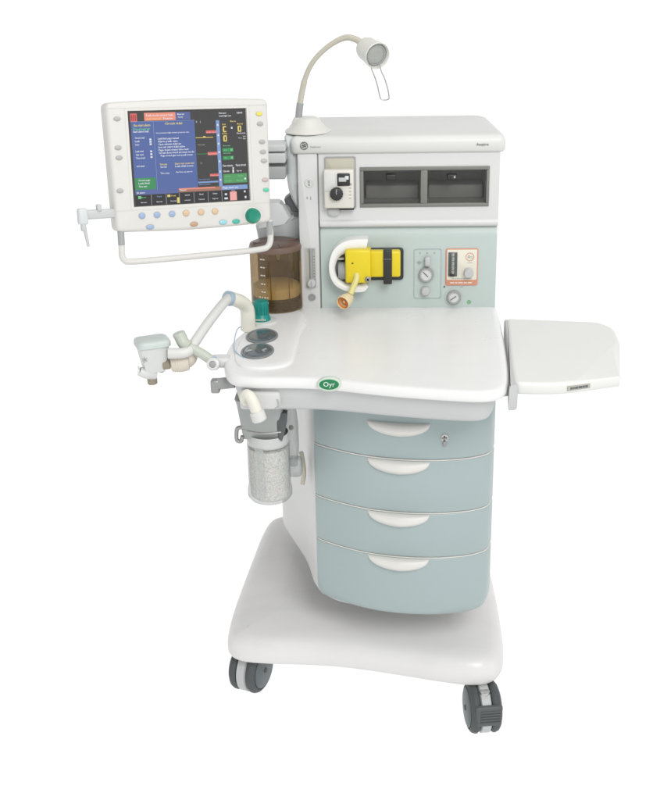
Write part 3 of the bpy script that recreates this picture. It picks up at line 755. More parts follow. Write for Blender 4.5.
# rounded grey side housing carrying the monitor arm
so_ = [Y(*q, -.004) for q in ((283.5, 137), (284.5, 150), (285, 165), (286, 180), (288, 192), (291.5, 202), (296, 209.5), (301, 214), (301, 137))]
p = P(); p.add(loft(round_poly([(v.x, v.z) for v in so_], .006, 3), soft(0, .22, .02, 5), M=upright(.22)), SIDEW); p.build("side_housing", mach, sharp=60)
# monitor arm
arm = P()
def slab(px0, py0, px1, py1, ya, yb, m, r=.004):
    a_, b_ = Y(px0, py0, ya), Y(px1, py1, ya); arm.add(rbox(a_.x, b_.x, ya, yb, b_.z, a_.z, r), m)
slab(228, 148, 285.5, 178, -.035, .02, DGREY, .004)
slab(228, 145.5, 285.5, 152, -.045, .03, LGREY); slab(228, 154, 285.5, 163.5, -.045, .03, LGREY); slab(228, 167.5, 285.5, 179.5, -.045, .03, GREY)
MM0 = Matrix.Translation((-.4602, -.3096, 1.4197)) @ Matrix.Rotation(.4827, 4, 'Z') @ Matrix.Rotation(-.1506, 4, 'X') @ Matrix.Rotation(.0527, 4, 'Y') @ Matrix.Scale(.89, 4)
m0 = MM0 @ Vector((.04, .112, .0)); j0 = Y(232, 163, -.01)
arm.add(tube([m0, m0 + (MM0.to_3x3() @ Vector((0, .05, 0))), Vector((j0.x - .02, j0.y - .02, j0.z)), j0], .024, 18), GREY)
arm.build("monitor_arm", mach)
br = P()
pl = [Y(*q, .02) for q in ((284, 200), (290, 195), (298, 207), (303, 212), (287, 211))]
br.add(loft([Vector((v.x, v.z)) for v in pl], soft(0, .05, .004, 2), M=upright(.07)), DGREY); br.build("arm_brace", mach)
br = P()
pl = [Y(*q, -.10) for q in ((262, 203), (278, 203), (282, 206), (289, 219), (284, 225), (258, 229))]
br.add(loft([Vector((v.x, v.z)) for v in pl], soft(0, .05, .004, 2), M=upright(-.05)), LGREY)
pl = [Y(*q, -.104) for q in ((279.5, 204), (282.5, 206.5), (290.5, 219.5), (287, 221.5))]
br.add(loft([Vector((v.x, v.z)) for v in pl], soft(0, .03, .002, 2), M=upright(-.06)), GREY)
pl = [Y(*q, -.108) for q in ((262, 228), (276, 226), (287, 221.5), (292, 219), (292, 221), (287, 224.5), (276, 229), (262, 231))]
br.add(loft([Vector((v.x, v.z)) for v in pl], soft(0, .03, .002, 2), M=upright(-.06)), GREY)
m1 = MM0 @ Vector((.05, .112, -.05)); k0 = Y(268, 216, -.075)
br.add(tube([m1, m1 + (MM0.to_3x3() @ Vector((0, .04, 0))), k0], .015, 14), GREY)
br.add(tube([k0, Vector((k0.x + .02, .0, k0.z)), Vector((k0.x + .06, .06, k0.z - .02))], .014, 14), GREY)
br.build("arm_bracket", mach)
br = P(); pl = [Y(*q, .05) for q in ((255, 227), (276, 226), (299, 217), (305, 218), (305, 262), (262, 262))]
br.add(loft([Vector((v.x, v.z)) for v in pl], soft(0, .04, .006, 3), M=upright(.10)), SIDEW); br.build("rear_panel", mach)

# ================================================================ gooseneck lamp
lb0 = Z(308, 131.5, 1.4152)
lamp = thing("gooseneck_lamp", "cream bendy neck examination lamp standing on the lid, wire loop hanging from its head", "lamp", (lb0.x, lb0.y, 1.4152))
g = P(); g.add(lathe([(0, 0), (.0575, 0), (.0575, .003), (.055, .006), (.044, .012), (.034, .024), (.029, .032), (.022, .036), (0, .037)], 44, Matrix.Translation((lb0.x, lb0.y, 1.4146))), LAMPW); 
ly = lb0.y
g.build("lamp_base", lamp)
pts = [Y(298.5, 119, ly), Y(299.5, 108, ly), Y(302, 92, ly), Y(306, 76, ly - .005), Y(313, 62, ly - .012), Y(324, 50, ly - .02), Y(336, 41.5, ly - .03), Y(347, 37.5, ly - .04), Y(357, 40, ly - .055), Y(363, 45, ly - .07)]
g = P(); g.add(tube(pts, lambda t: .0072 if t < .3 else .0062 + .0022 * max(0, (t - .6) / .4), 16), NECKM); g.add(tube(pts[:2] + [pts[1] + (pts[2] - pts[1]) * .3], .0086, 16), GREY)
b0 = pts[0]; g.add(lathe([(0, -.012), (.019, -.012), (.016, .0), (.011, .010), (.0, .012)], 24, Matrix.Translation((b0.x, b0.y, b0.z - .006))), LAMPW)
g.build("lamp_neck", lamp)
hc = Y(377.5, 56, ly - .13); back = Y(364.5, 47, ly - .07); ax = (hc - back).normalized(); L = (hc - back).length
g = P(); g.add(lathe([(0, -.014), (.012, -.014), (.015, -.006), (.025, .006), (.0275, .016), (.028, L * .5), (.030, L - .018), (.0312, L), (.0298, L + .001), (.0272, L - .002), (.0262, L - .012), (0, L - .013)], 44, axis_M(back, ax)), LAMPW); g.build("lamp_head", lamp)
g = P(); g.add(lathe([(0, .003), (.018, .002), (.0260, 0), (.0260, -.004), (0, -.004)], 40, axis_M(back + ax * (L - .008), ax)), LENS)
hl = g.build("lens", lamp)
g = P(); g.add(lathe([(.0205, .0), (.0228, 0), (.0228, .002), (.0205, .002)], 40, axis_M(back + ax * (L - .0075), ax)), GREY); g.build("lens_ring", hl)
yb = hc.y
g = P(); g.add(tube([Y(370.5, 64, yb), Y(371.5, 69, yb), Y(374, 75, yb), Y(377, 84, yb), Y(379.5, 95, yb), Y(381, 99, yb), Y(384, 100, yb), Y(388, 99.5, yb), Y(389, 97, yb), Y(387.5, 88, yb), Y(384, 77, yb), Y(381.5, 72, yb), Y(379.5, 64, yb)], .0013, 8), METALD); g.build("wire_loop", lamp)

# ================================================================ yellow vaporizer unit
yv = thing("vaporizer", "bright yellow boxed unit with black strap held in the white guard on the sage panel", "filler unit", Y(358, 267, -.02))
a, b2 = Y(345, 250.5, -.062), Y(371, 283.5, -.062)
g = P(); g.add(rbox(a.x, b2.x, -.062, -.016, b2.z, a.z, .006, 4), YELLOW)
q = Y(352.5, 263.5, -.063); g.add(knob((q.x, -.0612, q.z), (0, -1, 0), .0022, .0015, .0004, 10), BLACK); yb_ = g.build("front_block", yv)
a, b2 = Y(369, 251.5, -.04), Y(400.5, 277.5, -.04)
g = P(); g.add(rbox(a.x, b2.x, -.040, -.0145, b2.z, a.z, .006, 4), YELLOW); g.build("rear_block", yv)
a, b2 = Y(383.3, 250.5, -.045), Y(392, 284.5, -.045)
g = P(); g.add(rbox(a.x, b2.x, -.046, -.016, b2.z, a.z, .003), BLACK); g.add(rbox(a.x - .0006, b2.x + .0006, -.0468, -.03, a.z - .024, a.z - .021, .0008), DGREY); g.build("strap", yv)
q = Y(368, 278, -.05); g = P(); g.add(lathe([(0, 0), (.0075, 0), (.0075, .018), (.0055, .020), (.003, .020), (.003, .014), (0, .014)], 20, axis_M((q.x, -.048, q.z), (0, -1, 0))), METALD); g.build("screw", yv)
s0, s1 = Y(356.5, 279, -.066), Y(350.5, 294, -.080)
g = P(); g.add(tube([s0 + Vector((0, .012, .012)), s0, (s0 + s1) / 2, s1], .0075, 16, k=4), mat("pale_yellow", (.62, .56, .22), .4, .04, 20))
cdir = Vector((-.50, -.84, -.20)).normalized(); c0 = Y(348.2, 298.5, -.083)
g.add(lathe([(0, -.010), (.010, -.010), (.013, -.004), (.0165, .006), (.0180, .020), (.0180, .026), (.0165, .027), (.0150, .024), (.0135, .010), (0, .009)], 32, axis_M(c0, cdir)), mat("pale_cup", (.66, .55, .36), .4, .03, 20))
so2 = g.build("spout", yv)
g = P(); g.add(lathe([(.0148, .0245), (.0140, .012), (.010, .0098), (0, .0096)], 28, axis_M(c0, cdir)), ORANGE)
g.add(lathe([(0, .0), (.0045, 0), (.004, .010), (0, .012)], 16, axis_M(c0 + cdir * .0097, cdir)), mat("cup_pin", (.72, .45, .24), .4, .03, 20)); g.build("cup_liner", so2)

# ================================================================ bellows jar
bc = Z(277.5, 306, .9815); br_ = .0655
bj = thing("bellows_jar", "amber tinted cylindrical bellows jar with brown lid on the worktop behind the teal knob", "bellows", (bc.x, bc.y, .9815))
zt_ = Y(277, 242, bc.y).z
g = P(); g.add(lathe([(br_, .9815), (br_, zt_ - .012), (br_ - .001, zt_ - .004)], 56, Matrix.Translation((bc.x, bc.y, 0))), AMBER)
dome = g.build("dome", bj)
g = P()
for an in (-55, -98):
    a_ = math.radians(an); x_, y_ = bc.x + (br_ - .002) * math.cos(a_), bc.y + (br_ - .002) * math.sin(a_)
    g.add(tube([(x_, y_, .99), (x_, y_, zt_ - .014)], .0012, 6, False), AMBER)
g.build("rib", dome)
g = P(); g.add(lathe([(0, -.016), (br_ + .001, -.016), (br_ + .0015, -.010), (br_ - .001, -.002), (br_ - .008, .001), (0, .004)], 56, Matrix.Translation((bc.x, bc.y, zt_))), LIDB)
for an in (20, 110): g.add(rbox(-.058, .058, -.003, .003, .0, .0045, .002), LIDB, Matrix.Translation((bc.x, bc.y, zt_)) @ Matrix.Rotation(math.radians(an), 4, 'Z'))
g.build("jar_lid", bj)
g = P(); g.add(rbox(bc.x - .055, bc.x + .055, bc.y + br_ + .004, bc.y + br_ + .014, .974, zt_ - .012, .004), mat("added_backing_brown", (.30, .25, .18), .5, .05, 20)); g.build("added_backing", bj)  # added plate hidden behind the jar, darkens the see-through amber
g = P(); prof = [(0, .983)]
for k in range(5): prof += [(br_ - .004, .984 + k * .006), (br_ - .009, .987 + k * .006)]
prof += [(br_ - .006, 1.014), (0, 1.0145)]
g.add(lathe(prof, 48, Matrix.Translation((bc.x, bc.y, 0))), BELLOW); g.build("bellows", bj)
g = P(); g.add(lathe([(0, 1.0147), (br_ - .006, 1.0147), (br_ - .0052, 1.020), (br_ - .0052, 1.040), (br_ - .012, 1.044), (0, 1.0445)], 48, Matrix.Translation((bc.x, bc.y, 0))), TANIN); g.build("bellows_disc", bj)
g = P()
for j, py in enumerate((259.5, 267.5, 275.5, 284, 292, 297.5, 302.5)):
    a_ = math.radians(-118); zz = Y(265.5, py, bc.y - br_ * .9).z
    for da, w in ((0, .006), (.11, .004)) if j < 5 else ((-.12, .004), (0, .003), (.12, .005), (.22, .003)):
        x_, y_ = bc.x + (br_ + .0006) * math.cos(a_ + da), bc.y + (br_ + .0006) * math.sin(a_ + da)
        g.add(rbox(-w / 2, w / 2, -.0005, .0005, -.0014, .0014, 0), TICK, Matrix.Translation((x_, y_, zz)) @ Matrix.Rotation(a_ + da + PI / 2, 4, 'Z'))
g.build("volume_marks", dome)

# ================================================================ absorber canister
jy = -.40; jq = Y(270.5, 497, jy); jx = jq.x; jr = .0525
zb_ = Y(270, 503.5, jy - jr * .6).z; zj = Y(270, 441, jy).z
ab = thing("absorber_canister", "clear canister of pale granules hanging under the left end of the worktop", "canister", (jx, jy, zb_))
g = P(); T = Matrix.Translation((jx, jy, 0))
g.add(lathe([(0, zb_), (jr - .016, zb_), (jr - .006, zb_ + .003), (jr, zb_ + .012), (jr, zb_ + .026), (jr - .003, zb_ + .040), (jr - .003, zj)], 48, T), CLEARP); jar = g.build("jar", ab)
g = P(); g.add(lathe([(0, zb_ + .006), (jr - .014, zb_ + .006), (jr - .006, zb_ + .014), (jr - .006, zj - .012), (jr - .02, zj - .008), (0, zj - .006)], 48, T), GRAN); g.build("granules", ab)
g = P(); a_ = math.radians(-110)
g.add(rbox(-.011, .011, -.003, .003, zb_ + .02, zj, .002), clear("strip_plastic", (.96, .97, .97), .05, .1, (.75, .76, .75), .25, .95), Matrix.Translation((jx + (jr - .003) * math.cos(a_), jy + (jr - .003) * math.sin(a_), 0)) @ Matrix.Rotation(a_ + PI / 2, 4, 'Z')); g.build("window_strip", jar)
zh = .891
g = P(); g.add(lathe([(0, zj - .003), (jr - .0045, zj - .003), (jr - .003, zj + .004), (jr - .003, zj + .010), (jr - .005, zj + .018), (jr - .005, zj + .024)], 40, T), mat("collar_smoke", (.50, .51, .50), .3, .06, 25)); g.build("collar", ab)
g = P(); hd = round_poly([(jx - .070, jy - .045), (jx + .045, jy - .050), (jx + .052, jy + .05), (jx - .070, jy + .05)], .02, 5)
g.add(loft(hd, [(.022, zj + .016), (.016, zj + .018), (.004, zh - .012), (0, zh)]), mat("absorber_head", (.34, .36, .35), .42, .04, 20)); hdo = g.build("head", ab)
g = P(); e = Y(240, 432, jy - .02)
g.add(tube([(jx - .045, jy - .03, e.z + .012), Y(243, 427.5, jy - .03), Y(238, 428, jy - .03), Y(236.5, 432, jy - .03), Y(237, 440, jy - .03), Y(241, 441, jy - .03), Y(242.5, 436, jy - .03)], .0048, 10), METALD); g.build("clamp_hook", ab)
g = P(); pl = [Y(*q, jy - .04) for q in ((276, 413), (287, 413), (286.5, 424), (284.5, 434), (282, 441.5), (278.5, 439), (277, 428))]
g.add(loft([Vector((v.x, v.z)) for v in pl], soft(0, .02, .002, 2), M=upright(jy - .02)), DGREY); g.build("release_lever", ab)
g = P(); e0, e1 = Y(247, 431, jy - jr), Y(281, 432, jy - jr); g.add(tube([e0, (e0 + e1) / 2 + Vector((0, -.006, -.002)), e1], .0022, 8), METALD); g.build("bail_wire", ab)

# clear condensate bottle beside it
cbx = Y(293, 440, -.30); dt = thing("drain_tube", "clear plastic drain tube with a small trap between the granule canister and the drawers", "tube", (cbx.x, -.30, Y(293, 500, -.30).z))
g = P(); g.add(tube([Y(291, 405, -.30), Y(291, 420, -.30), Y(291, 432, -.30), Y(293, 450, -.30), Y(294, 465, -.30)], lambda t: .010 + .008 * math.sin(PI * min(1, t * 1.1)), 18), clear("clear_soft", (.90, .91, .91), .10, .1, (.5, .52, .52), .25)); g.build("tube_body", dt)
g = P(); q = Y(294, 462, -.30); g.add(rbox(q.x - .016, q.x + .020, -.32, -.285, q.z - .034, q.z + .014, .010, 4), clear("clear_soft", (.9, .9, .9))); g.build("trap", dt)
g = P(); q = Y(291, 428, -.315); g.add(knob((q.x, -.31, q.z), (0, -1, 0), .006, .006), TAUPE); g.build("valve_pin", dt)
g = P(); g.add(tube([Y(301, 452, -.27), Y(303, 462, -.27), Y(304, 474, -.27), Y(302.5, 484, -.27)], .0055, 10), BEIGE); g.build("drain_spigot", dt)

# ================================================================ breathing hose arm with sensor
ba_y = -.30
post = Z(248, 328, .981)
bh = thing("breathing_hose_arm", "jointed white tube rising from the worktop and reaching left to a boxy sensor head", "hose arm", (post.x, post.y, .981))
py_ = post.y
e0 = [Vector((post.x, py_, .976)), Y(248, 318, py_), Y(247, 309, py_), Y(243, 303.5, py_ - .01), Y(236, 300, py_ - .03), Y(229, 298.5, py_ - .045)]
g = P(); g.add(tube(e0, lambda t: .0180 - .0015 * t, 20), TUBEY); g.build("elbow", bh)
dj = (e0[-1] - e0[-2]).normalized()
g = P(); g.add(lathe([(.0, -.006), (.0172, -.006), (.018, -.004), (.018, .005), (.0172, .008), (0, .008)], 24, axis_M(e0[-1], dj)), mat("blue_grey_ring", (.33, .42, .50), .4, .05, 30)); g.build("joint_ring", bh)
e1 = [Y(229, 298, py_ - .05), Y(222, 305, py_ - .08), Y(208, 323, py_ - .13), Y(195, 342, py_ - .18), Y(190, 350, py_ - .20), Y(183, 353, py_ - .21), Y(168, 353.5, py_ - .215)]
g = P(); g.add(tube(e1, lambda t: .0112 + .0012 * t, 18), TUBEW); g.build("inclined_tube", bh)
by0 = py_ - .19
e2 = [Y(214, 362, -.39), Y(203, 354.5, -.385), Y(190, 347, -.38), Y(184, 343.5, -.375), Y(180, 336, -.37)]
g = P(); g.add(tube([e2[0], e2[1], e2[2]], .0115, 16, False), TUBEG); g.add(tube([e2[2], e2[3], e2[4], Y(179, 334, -.37)], .0145, 16), TUBEG)
q = e2[4]; g.add(lathe([(.0, 0), (.0150, 0), (.0135, .006), (.0, .009)], 18, axis_M(Y(179.3, 335, -.37), (Y(178, 331, -.37) - q))), TUBEG); g.build("support_tube", bh)
g = P(); dd = (e2[0] - e2[1]).normalized(); g.add(lathe([(.0, -.004), (.0132, -.004), (.0132, .006), (0, .006)], 18, axis_M(e2[0] - dd * .004, dd)), mat("blue_grey_ring", (.33, .42, .50))); g.build("tube_collar", bh)
# ribbed connector
c0, c1 = Y(163, 364, by0), Y(190, 360.5, by0 + .01); ax = (c1 - c0); Lr = ax.length; ax.normalize()
prof = [(0, 0), (.0135, 0), (.0135, .016), (.0165, .018)]
for k in range(8): prof += [(.0215 + .003 * math.sin(k * .42), .020 + k * .0052), (.0205 + .003 * math.sin(k * .42), .0226 + k * .0052)]
prof += [(.018, Lr - .006), (.012, Lr), (0, Lr + .002)]
g = P(); g.add(lathe(prof[:3] + [(0, .016)], 24, axis_M(c0, ax)), TAUPE); g.add(lathe([(0, .0155)] + prof[3:], 28, axis_M(c0, ax)), RIBBED); g.build("ribbed_connector", bh)
g = P(); g.add(tube([Y(186, 362, by0 + .01), Y(190.5, 357, by0 + .01), Y(189, 350, by0 + .01)], .0165, 14), RIBBED); g.build("coupling", bh)
# sensor head: lidded box, rotated so that a corner faces the viewer
sc_ = Y(153, 352, by0); Rz = Matrix.Translation(sc_) @ Matrix.Rotation(math.radians(24), 4, 'Z')
g = P(); bo2 = round_poly([(-.034, -.026), (.034, -.026), (.034, .028), (-.034, .028)], .012, 5)
g.add(loft(bo2, [(.018, -.048), (.012, -.046), (.006, -.020), (.0, .012), (0, .016)]), mat("sensor_white", (.58, .59, .585), .4, .02, 15), Rz)
sb = g.build("sensor_body", bh, sharp=55)
g = P(); g.add(loft(bo2, [(-.001, .016), (-.005, .018), (-.005, .027), (-.003, .031), (.002, .0332), (.008, .0345), (.0095, .0346)]), mat("sensor_lid", (.48, .53, .51), .4, .02, 15), Rz)
g.build("sensor_lid", bh, sharp=60)
g = P()
for an in range(6): g.add(rbox(-.0008, .0008, -.0004, .0004, .001, .0075, 0), INKL, Matrix.Translation(Y(144.5, 360, by0 - .032)) @ Matrix.Rotation(math.radians(24), 4, 'Z') @ Matrix.Rotation(an * PI / 3, 4, 'Y'))
g.build("star_mark", sb)
q0, q1 = Y(143, 372, by0 - .02), Y(156, 374, by0)
g = P(); g.add(tube([Y(139.5, 371, by0 - .02), Y(146, 373.5, by0 - .015), Y(154, 374, by0)], lambda t: .0105 + .003 * t, 16), WHITE)
g.add(lathe([(0, 0), (.0105, 0), (.0105, .004), (0, .004)], 20, axis_M(Y(139.5, 371, by0 - .02), (-1, -.2, .1))), WHITE); g.build("sensor_port", bh)
st0 = Y(151.5, 374, by0); g = P(); g.add(lathe([(0, -.002), (.0115, -.002), (.0115, .022), (.0100, .024), (.008, .024), (.008, .010), (0, .010)], 22, axis_M(st0, (.04, 0, -1))), TAUPE); g.build("tube_stub", bh)

# ================================================================ patient monitor
def Rm(yaw, tilt, roll): return Matrix.Rotation(yaw, 4, 'Z') @ Matrix.Rotation(tilt, 4, 'X') @ Matrix.Rotation(roll, 4, 'Y')
MM = Matrix.Translation((-.4602, -.3096, 1.4197)) @ Rm(.4827, -.1506, .0527) @ Matrix.Scale(.89, 4)
mon = thing("patient_monitor", "cream flat monitor with lit blue and black screen, handle bar below and green dial", "monitor", M=MM)
def mb(p_, name, par=mon, label=None, sharp=45): return p_.build(name, par, label, sharp, local=True)
X0, X1, B0, B1 = -.2035, .2115, -.178, .140
g = P()
outl = round_poly([(X0 - .004, B1 - .004), (X0 + .002, B0 + .004), (0, B0 - .003), (X1 - .003, B0 + .004), (X1 + .002, B1 - .004), (0, B1 + .003)], [.016, .016, .2, .016, .016, .2], 6)
scr_o = [(-.1535, .1150), (-.1535, -.1155), (0, -.1155), (.1535, -.1155), (.1535, .1150), (0, .1150)]
# bezel with a real opening: loft the outer skin, then a stepped ring to the glass
n = len(outl)
def on_rect(k):
    q_ = outl[k]; s_ = 1e9
    hx, hz = .1535, .1152
    t_ = min(hx / max(abs(q_.x), 1e-6), hz / max(abs(q_.y), 1e-6)); return Vector((q_.x * t_, q_.y * t_))
inn = [on_rect(k) for k in range(n)]
# force exact corners
for cxz in ((-.1535, .1152), (-.1535, -.1152), (.1535, -.1152), (.1535, .1152)):
    k = min(range(n), key=lambda i_: (inn[i_] - Vector(cxz)).length); inn[k] = Vector(cxz)
bm = bmesh.new(); rings = []
for ins, y_ in ((.03, .062), (.008, .056), (.0, .044), (.0, .010), (.002, .004), (.006, .0006), (.010, 0)):
    rings.append([bm.verts.new((q_.x, y_, q_.y)) for q_ in inset_loop(outl, ins)])
rings.append([bm.verts.new((q_.x, -.0002, q_.y)) for q_ in inn])
rings.append([bm.verts.new((q_.x * .992, .006, q_.y * .992)) for q_ in inn])
for A, B in zip(rings, rings[1:]):
    for k in range(n): bm.faces.new((A[k], A[(k + 1) % n], B[(k + 1) % n], B[k]))
bm.faces.new(rings[0])
g.add(bm, MONW); g.add(rbox(-.14, .14, .055, .085, -.12, .10, .015), MONW); mb(g, "monitor_body", sharp=50)
g = P()
for (xa, xb, za, zb2) in ((X0 + .004, X1 - .004, .1212, .1217),):
    g.add(rbox(xa, xb, -.0006, .0, za, zb2, 0), mat("bezel_groove", (.50, .49, .45), .5, .02, 20))
g.add(rbox(X0 + .004, X1 - .004, -.0006, 0, -.1228, -.1223, 0), mat("bezel_groove", (.5, .49, .45)))
g.add(rbox(-.1608, -.1603, -.0006, 0, -.122, .121, 0), mat("bezel_groove", (.5, .49, .45))); g.add(rbox(.1603, .1608, -.0006, 0, -.122, .121, 0), mat("bezel_groove", (.5, .49, .45)))
mb(g, "bezel_trim")

# --- screen, drawn as small lit rectangles on the panel
SC = P(); layer = [.0050]
def R_(u0, v0, u1, v1, m, lift=0):
    x0_, x1_ = -.1525 + u0 * .305, -.1525 + u1 * .305; z1_, z0_ = .1145 - v0 * .229, .1145 - v1 * .229
    bm = bmesh.new(); y_ = .0050 - .0003 * lift
    vs = [bm.verts.new((x_, y_, z_)) for x_, z_ in ((x0_, z0_), (x1_, z0_), (x1_, z1_), (x0_, z1_))]; bm.faces.new(vs)
    s = SC; o = len(s.v)
    if m not in s.mats: s.mats.append(m)
    s.v += [tuple(v.co) for v in vs]; s.f.append([o, o + 1, o + 2, o + 3]); s.mi.append(s.mats.index(m)); bm.free()
WORDS = "Check Flow Gas Leak test Start Pressure Circuit Vent mode Set low high Limit Total Air Volume Rate Time Tidal Peak Mean Paw Minute Setup Sensor Trend Alarm Menu Case Next Page Done Valve Manual".split()
def words(u0, u1, v, h, m, lift=2):
    """one line of small screen lettering filling u0..u1 at height v"""
    W = (u1 - u0) * .305; hh = h * .229; line = random.choice(WORDS)
    while len(line) * hh * .62 < W * .80: line += " " + random.choice(WORDS).lower()
    cu = bpy.data.curves.new("lettering", 'FONT'); cu.body = line; cu.size = hh * 1.5; cu.align_y = 'CENTER'; cu.resolution_u = 1
    cu.offset = hh * .03
    o = bpy.data.objects.new("lettering", cu); COL.objects.link(o)
    me = bpy.data.meshes.new_from_object(o.evaluated_get(bpy.context.evaluated_depsgraph_get()))
    bpy.data.objects.remove(o); bpy.data.curves.remove(cu)
    if not me.vertices: return
    xm = max(q.co.x for q in me.vertices); k = min(1.25, W / xm)
    if m not in SC.mats: SC.mats.append(m)
    of = len(SC.v); mi = SC.mats.index(m)
    for q in me.vertices: SC.v.append((-.1525 + u0 * .305 + q.co.x * k, .0050 - .0003 * lift, .1145 - v * .229 + q.co.y))
    for f in me.polygons: SC.f.append([of + i for i in f.vertices]); SC.mi.append(mi)
    bpy.data.meshes.remove(me)
SB = glow("screen_black", (.036, .034, .031)); SBL = glow("screen_blue", (.070, .120, .34)); SBLD = glow("screen_blue_dark", (.085, .12, .32)); SW = glow("screen_white", (.72, .74, .80))
SY = glow("screen_yellow", (.75, .60, .16)); SG = glow("screen_green", (.03, .25, .08)); SGL = glow("screen_green_text", (.16, .55, .24)); SR = glow("screen_red", (.65, .12, .11)); SSAL = glow("screen_salmon", (.80, .27, .18))
SPK = glow("screen_pink", (.85, .38, .36)); SBR = glow("screen_brown", (.36, .16, .11)); SLB = glow("screen_light_blue", (.20, .32, .60)); SGY = glow("screen_grey", (.33, .33, .34)); SOR = glow("screen_orange", (.9, .55, .22)); SBK = glow("screen_cell_black", (.012, .012, .012))
SGB = glow("screen_green_box", (.07, .30, .10))
R_(0, 0, 1, 1, SB)
R_(.02, .025, .075, .11, SR, 1); 
for j in range(3): R_(.028 + .015 * j, .04, .036 + .015 * j, .10, glow("screen_dark_red", (.35, .03, .03)), 2)
R_(.135, .022, .395, .105, SSAL, 1); words(.15, .375, .05, .02, SW); words(.15, .27, .085, .02, SOR); words(.29, .37, .085, .02, SW)
R_(.395, .022, .52, .105, SBLD, 1); words(.41, .47, .045, .016, SW); words(.415, .455, .075, .016, SW)
R_(.02, .112, .205, .83, SBL, 1); R_(.210, .112, .552, .83, SBL, 1); R_(.205, .112, .2085, .83, SLB, 1); R_(.02, .110, .552, .1135, SLB, 2)
words(.04, .18, .15, .024, SY); words(.035, .175, .19, .024, SGL); words(.035, .165, .215, .02, SW)
for v, e_ in ((.28, .125), (.315, .085), (.35, .08), (.42, .11), (.455, .11), (.49, .12), (.575, .11)): words(.045, e_, v, .018, SW)
for v in (.30, .325, .35, .425, .455, .485): R_(.165, v - .010, .182, v + .008, SW, 2)
words(.30, .46, .14, .022, SY)
words(.225, .50, .235, .014, SW)
for v, e_ in ((.295, .41), (.325, .40), (.355, .43), (.385, .46), (.415, .49), (.445, .535)): words(.235, e_, v, .019, SW)
words(.25, .52, .475, .017, SW)
words(.24, .30, .565, .018, SY); words(.24, .295, .593, .018, SW); words(.365, .53, .565, .018, SY); words(.365, .52, .593, .018, SW); words(.24, .315, .66, .016, SW); words(.37, .51, .655, .014, SW)
R_(.02, .70, .195, .825, SG, 2)
for v, e_ in ((.725, .15), (.757, .145), (.79, .12)): words(.05, e_, v, .018, SW, 3)
R_(.02, .83, .385, .878, SBLD, 1); words(.03, .10, .855, .02, SW)
R_(.385, .83, .755, .872, SBR, 1); R_(.385, .83, .70, .845, SSAL, 2); words(.395, .45, .85, .018, SW, 3)
R_(.755, .825, .985, .872, SLB, 1); words(.765, .90, .848, .02, SW)
R_(.02, .880, .985, .99, SBK, 1)
for u in (.148, .272, .385, .510, .632, .752): R_(u, .880, u + .004, .99, SGY, 2)
for u in (.06, .19, .31, .43, .55, .67): words(u, u + .05, .96, .012, SW); words(u + .005, u + .045, .905, .014, (SGL, SLB, SY, SW, SW, SW)[int(u * 8.2) % 6])
R_(.365, .925, .385, .985, SY, 3); R_(.04, .890, .065, .92, SGL, 3); R_(.285, .89, .31, .915, SY, 3)
R_(.825, .895, .885, .99, SPK, 2); words(.84, .87, .885, .012, SW, 3); R_(.78, .91, .80, .93, SW, 2); R_(.775, .955, .805, .975, SW, 2); R_(.95, .89, .965, .91, SW, 2); R_(.955, .95, .97, .975, SW, 2)
R_(.735, .12, .765, .83, SLB, 2); 
for v in (.16, .27, .36, .45, .55, .66, .75): R_(.744, v, .756, v + .02, SW, 3)
R_(.555, .295, .705, .302, SY, 1); R_(.62, .285, .64, .30, SY, 1); R_(.555, .47, .66, .476, SG, 1)
R_(.645, .225, .735, .255, SR, 1); words(.65, .73, .245, .016, SPK); R_(.650, .455, .735, .49, SR, 1); words(.655, .73, .475, .018, SPK); R_(.66, .69, .74, .718, SR, 1); words(.665, .735, .708, .014, SPK)
R_(.565, .12, .575, .14, SGY, 1); R_(.60, .12, .605, .145, SGY, 1); words(.57, .63, .375, .014, SGY, 2); words(.58, .60, .57, .014, SGY, 2)
words(.56, .66, .745, .012, SLB, 2); R_(.555, .768, .73, .785, SLB, 1); words(.56, .66, .80, .014, SLB, 2)
words(.765, .83, .045, .018, SW); words(.765, .87, .075, .016, SW); words(.92, .97, .045, .02, SW)
words(.86, .91, .135, .016, SY); words(.785, .82, .165, .016, SY); words(.92, .97, .165, .016, SY); words(.785, .83, .265, .016, SY); words(.91, .99, .265, .016, SW)
for (u, v) in ((.795, .215), (.925, .215), (.795, .315)):
    R_(u, v - .03, u + .028, v - .018, SY, 1); R_(u, v + .022, u + .028, v + .034, SY, 1); R_(u - .003, v - .02, u + .009, v + .024, SY, 2)
    if v > .3 or u > .9: R_(u + .020, v - .02, u + .029, v + .024, SY, 2)
R_(.865, .195, .878, .215, SW, 1); words(.925, .955, .315, .02, SGY); words(.965, .99, .30, .014, SW); words(.965, .99, .325, .014, SW)
for v in (.395, .475): words(.785, .85, v, .014, SGL)
for v in (.44, .525): R_(.78, v - .02, .875, v + .022, SG, 1); words(.79, .82, v, .018, SGL); R_(.85, v - .012, .868, v + .012, SGL, 2)
words(.775, .865, .61, .022, SW); words(.89, .98, .61, .022, SW); R_(.86, .63, .872, .65, SW, 1); words(.775, .83, .67, .02, SW); words(.895, .94, .67, .016, SW); R_(.858, .655, .872, .69, SW, 1)
R_(.775, .70, .985, .80, SGB, 1); words(.79, .84, .725, .016, SGL); words(.90, .95, .725, .016, SGL); words(.785, .85, .775, .016, SGL); words(.89, .95, .775, .016, SGL); R_(.96, .75, .975, .77, SW, 2)
# pull the printed screen just in front of its panel
bm = rbox(-.1525, .1525, .0052, .03, -.1145, .1145, 0); SC.add(bm, BLACK)
scr = SC.build("screen", mon, sharp=45, local=True)
for f_ in scr.data.polygons: f_.use_smooth = False

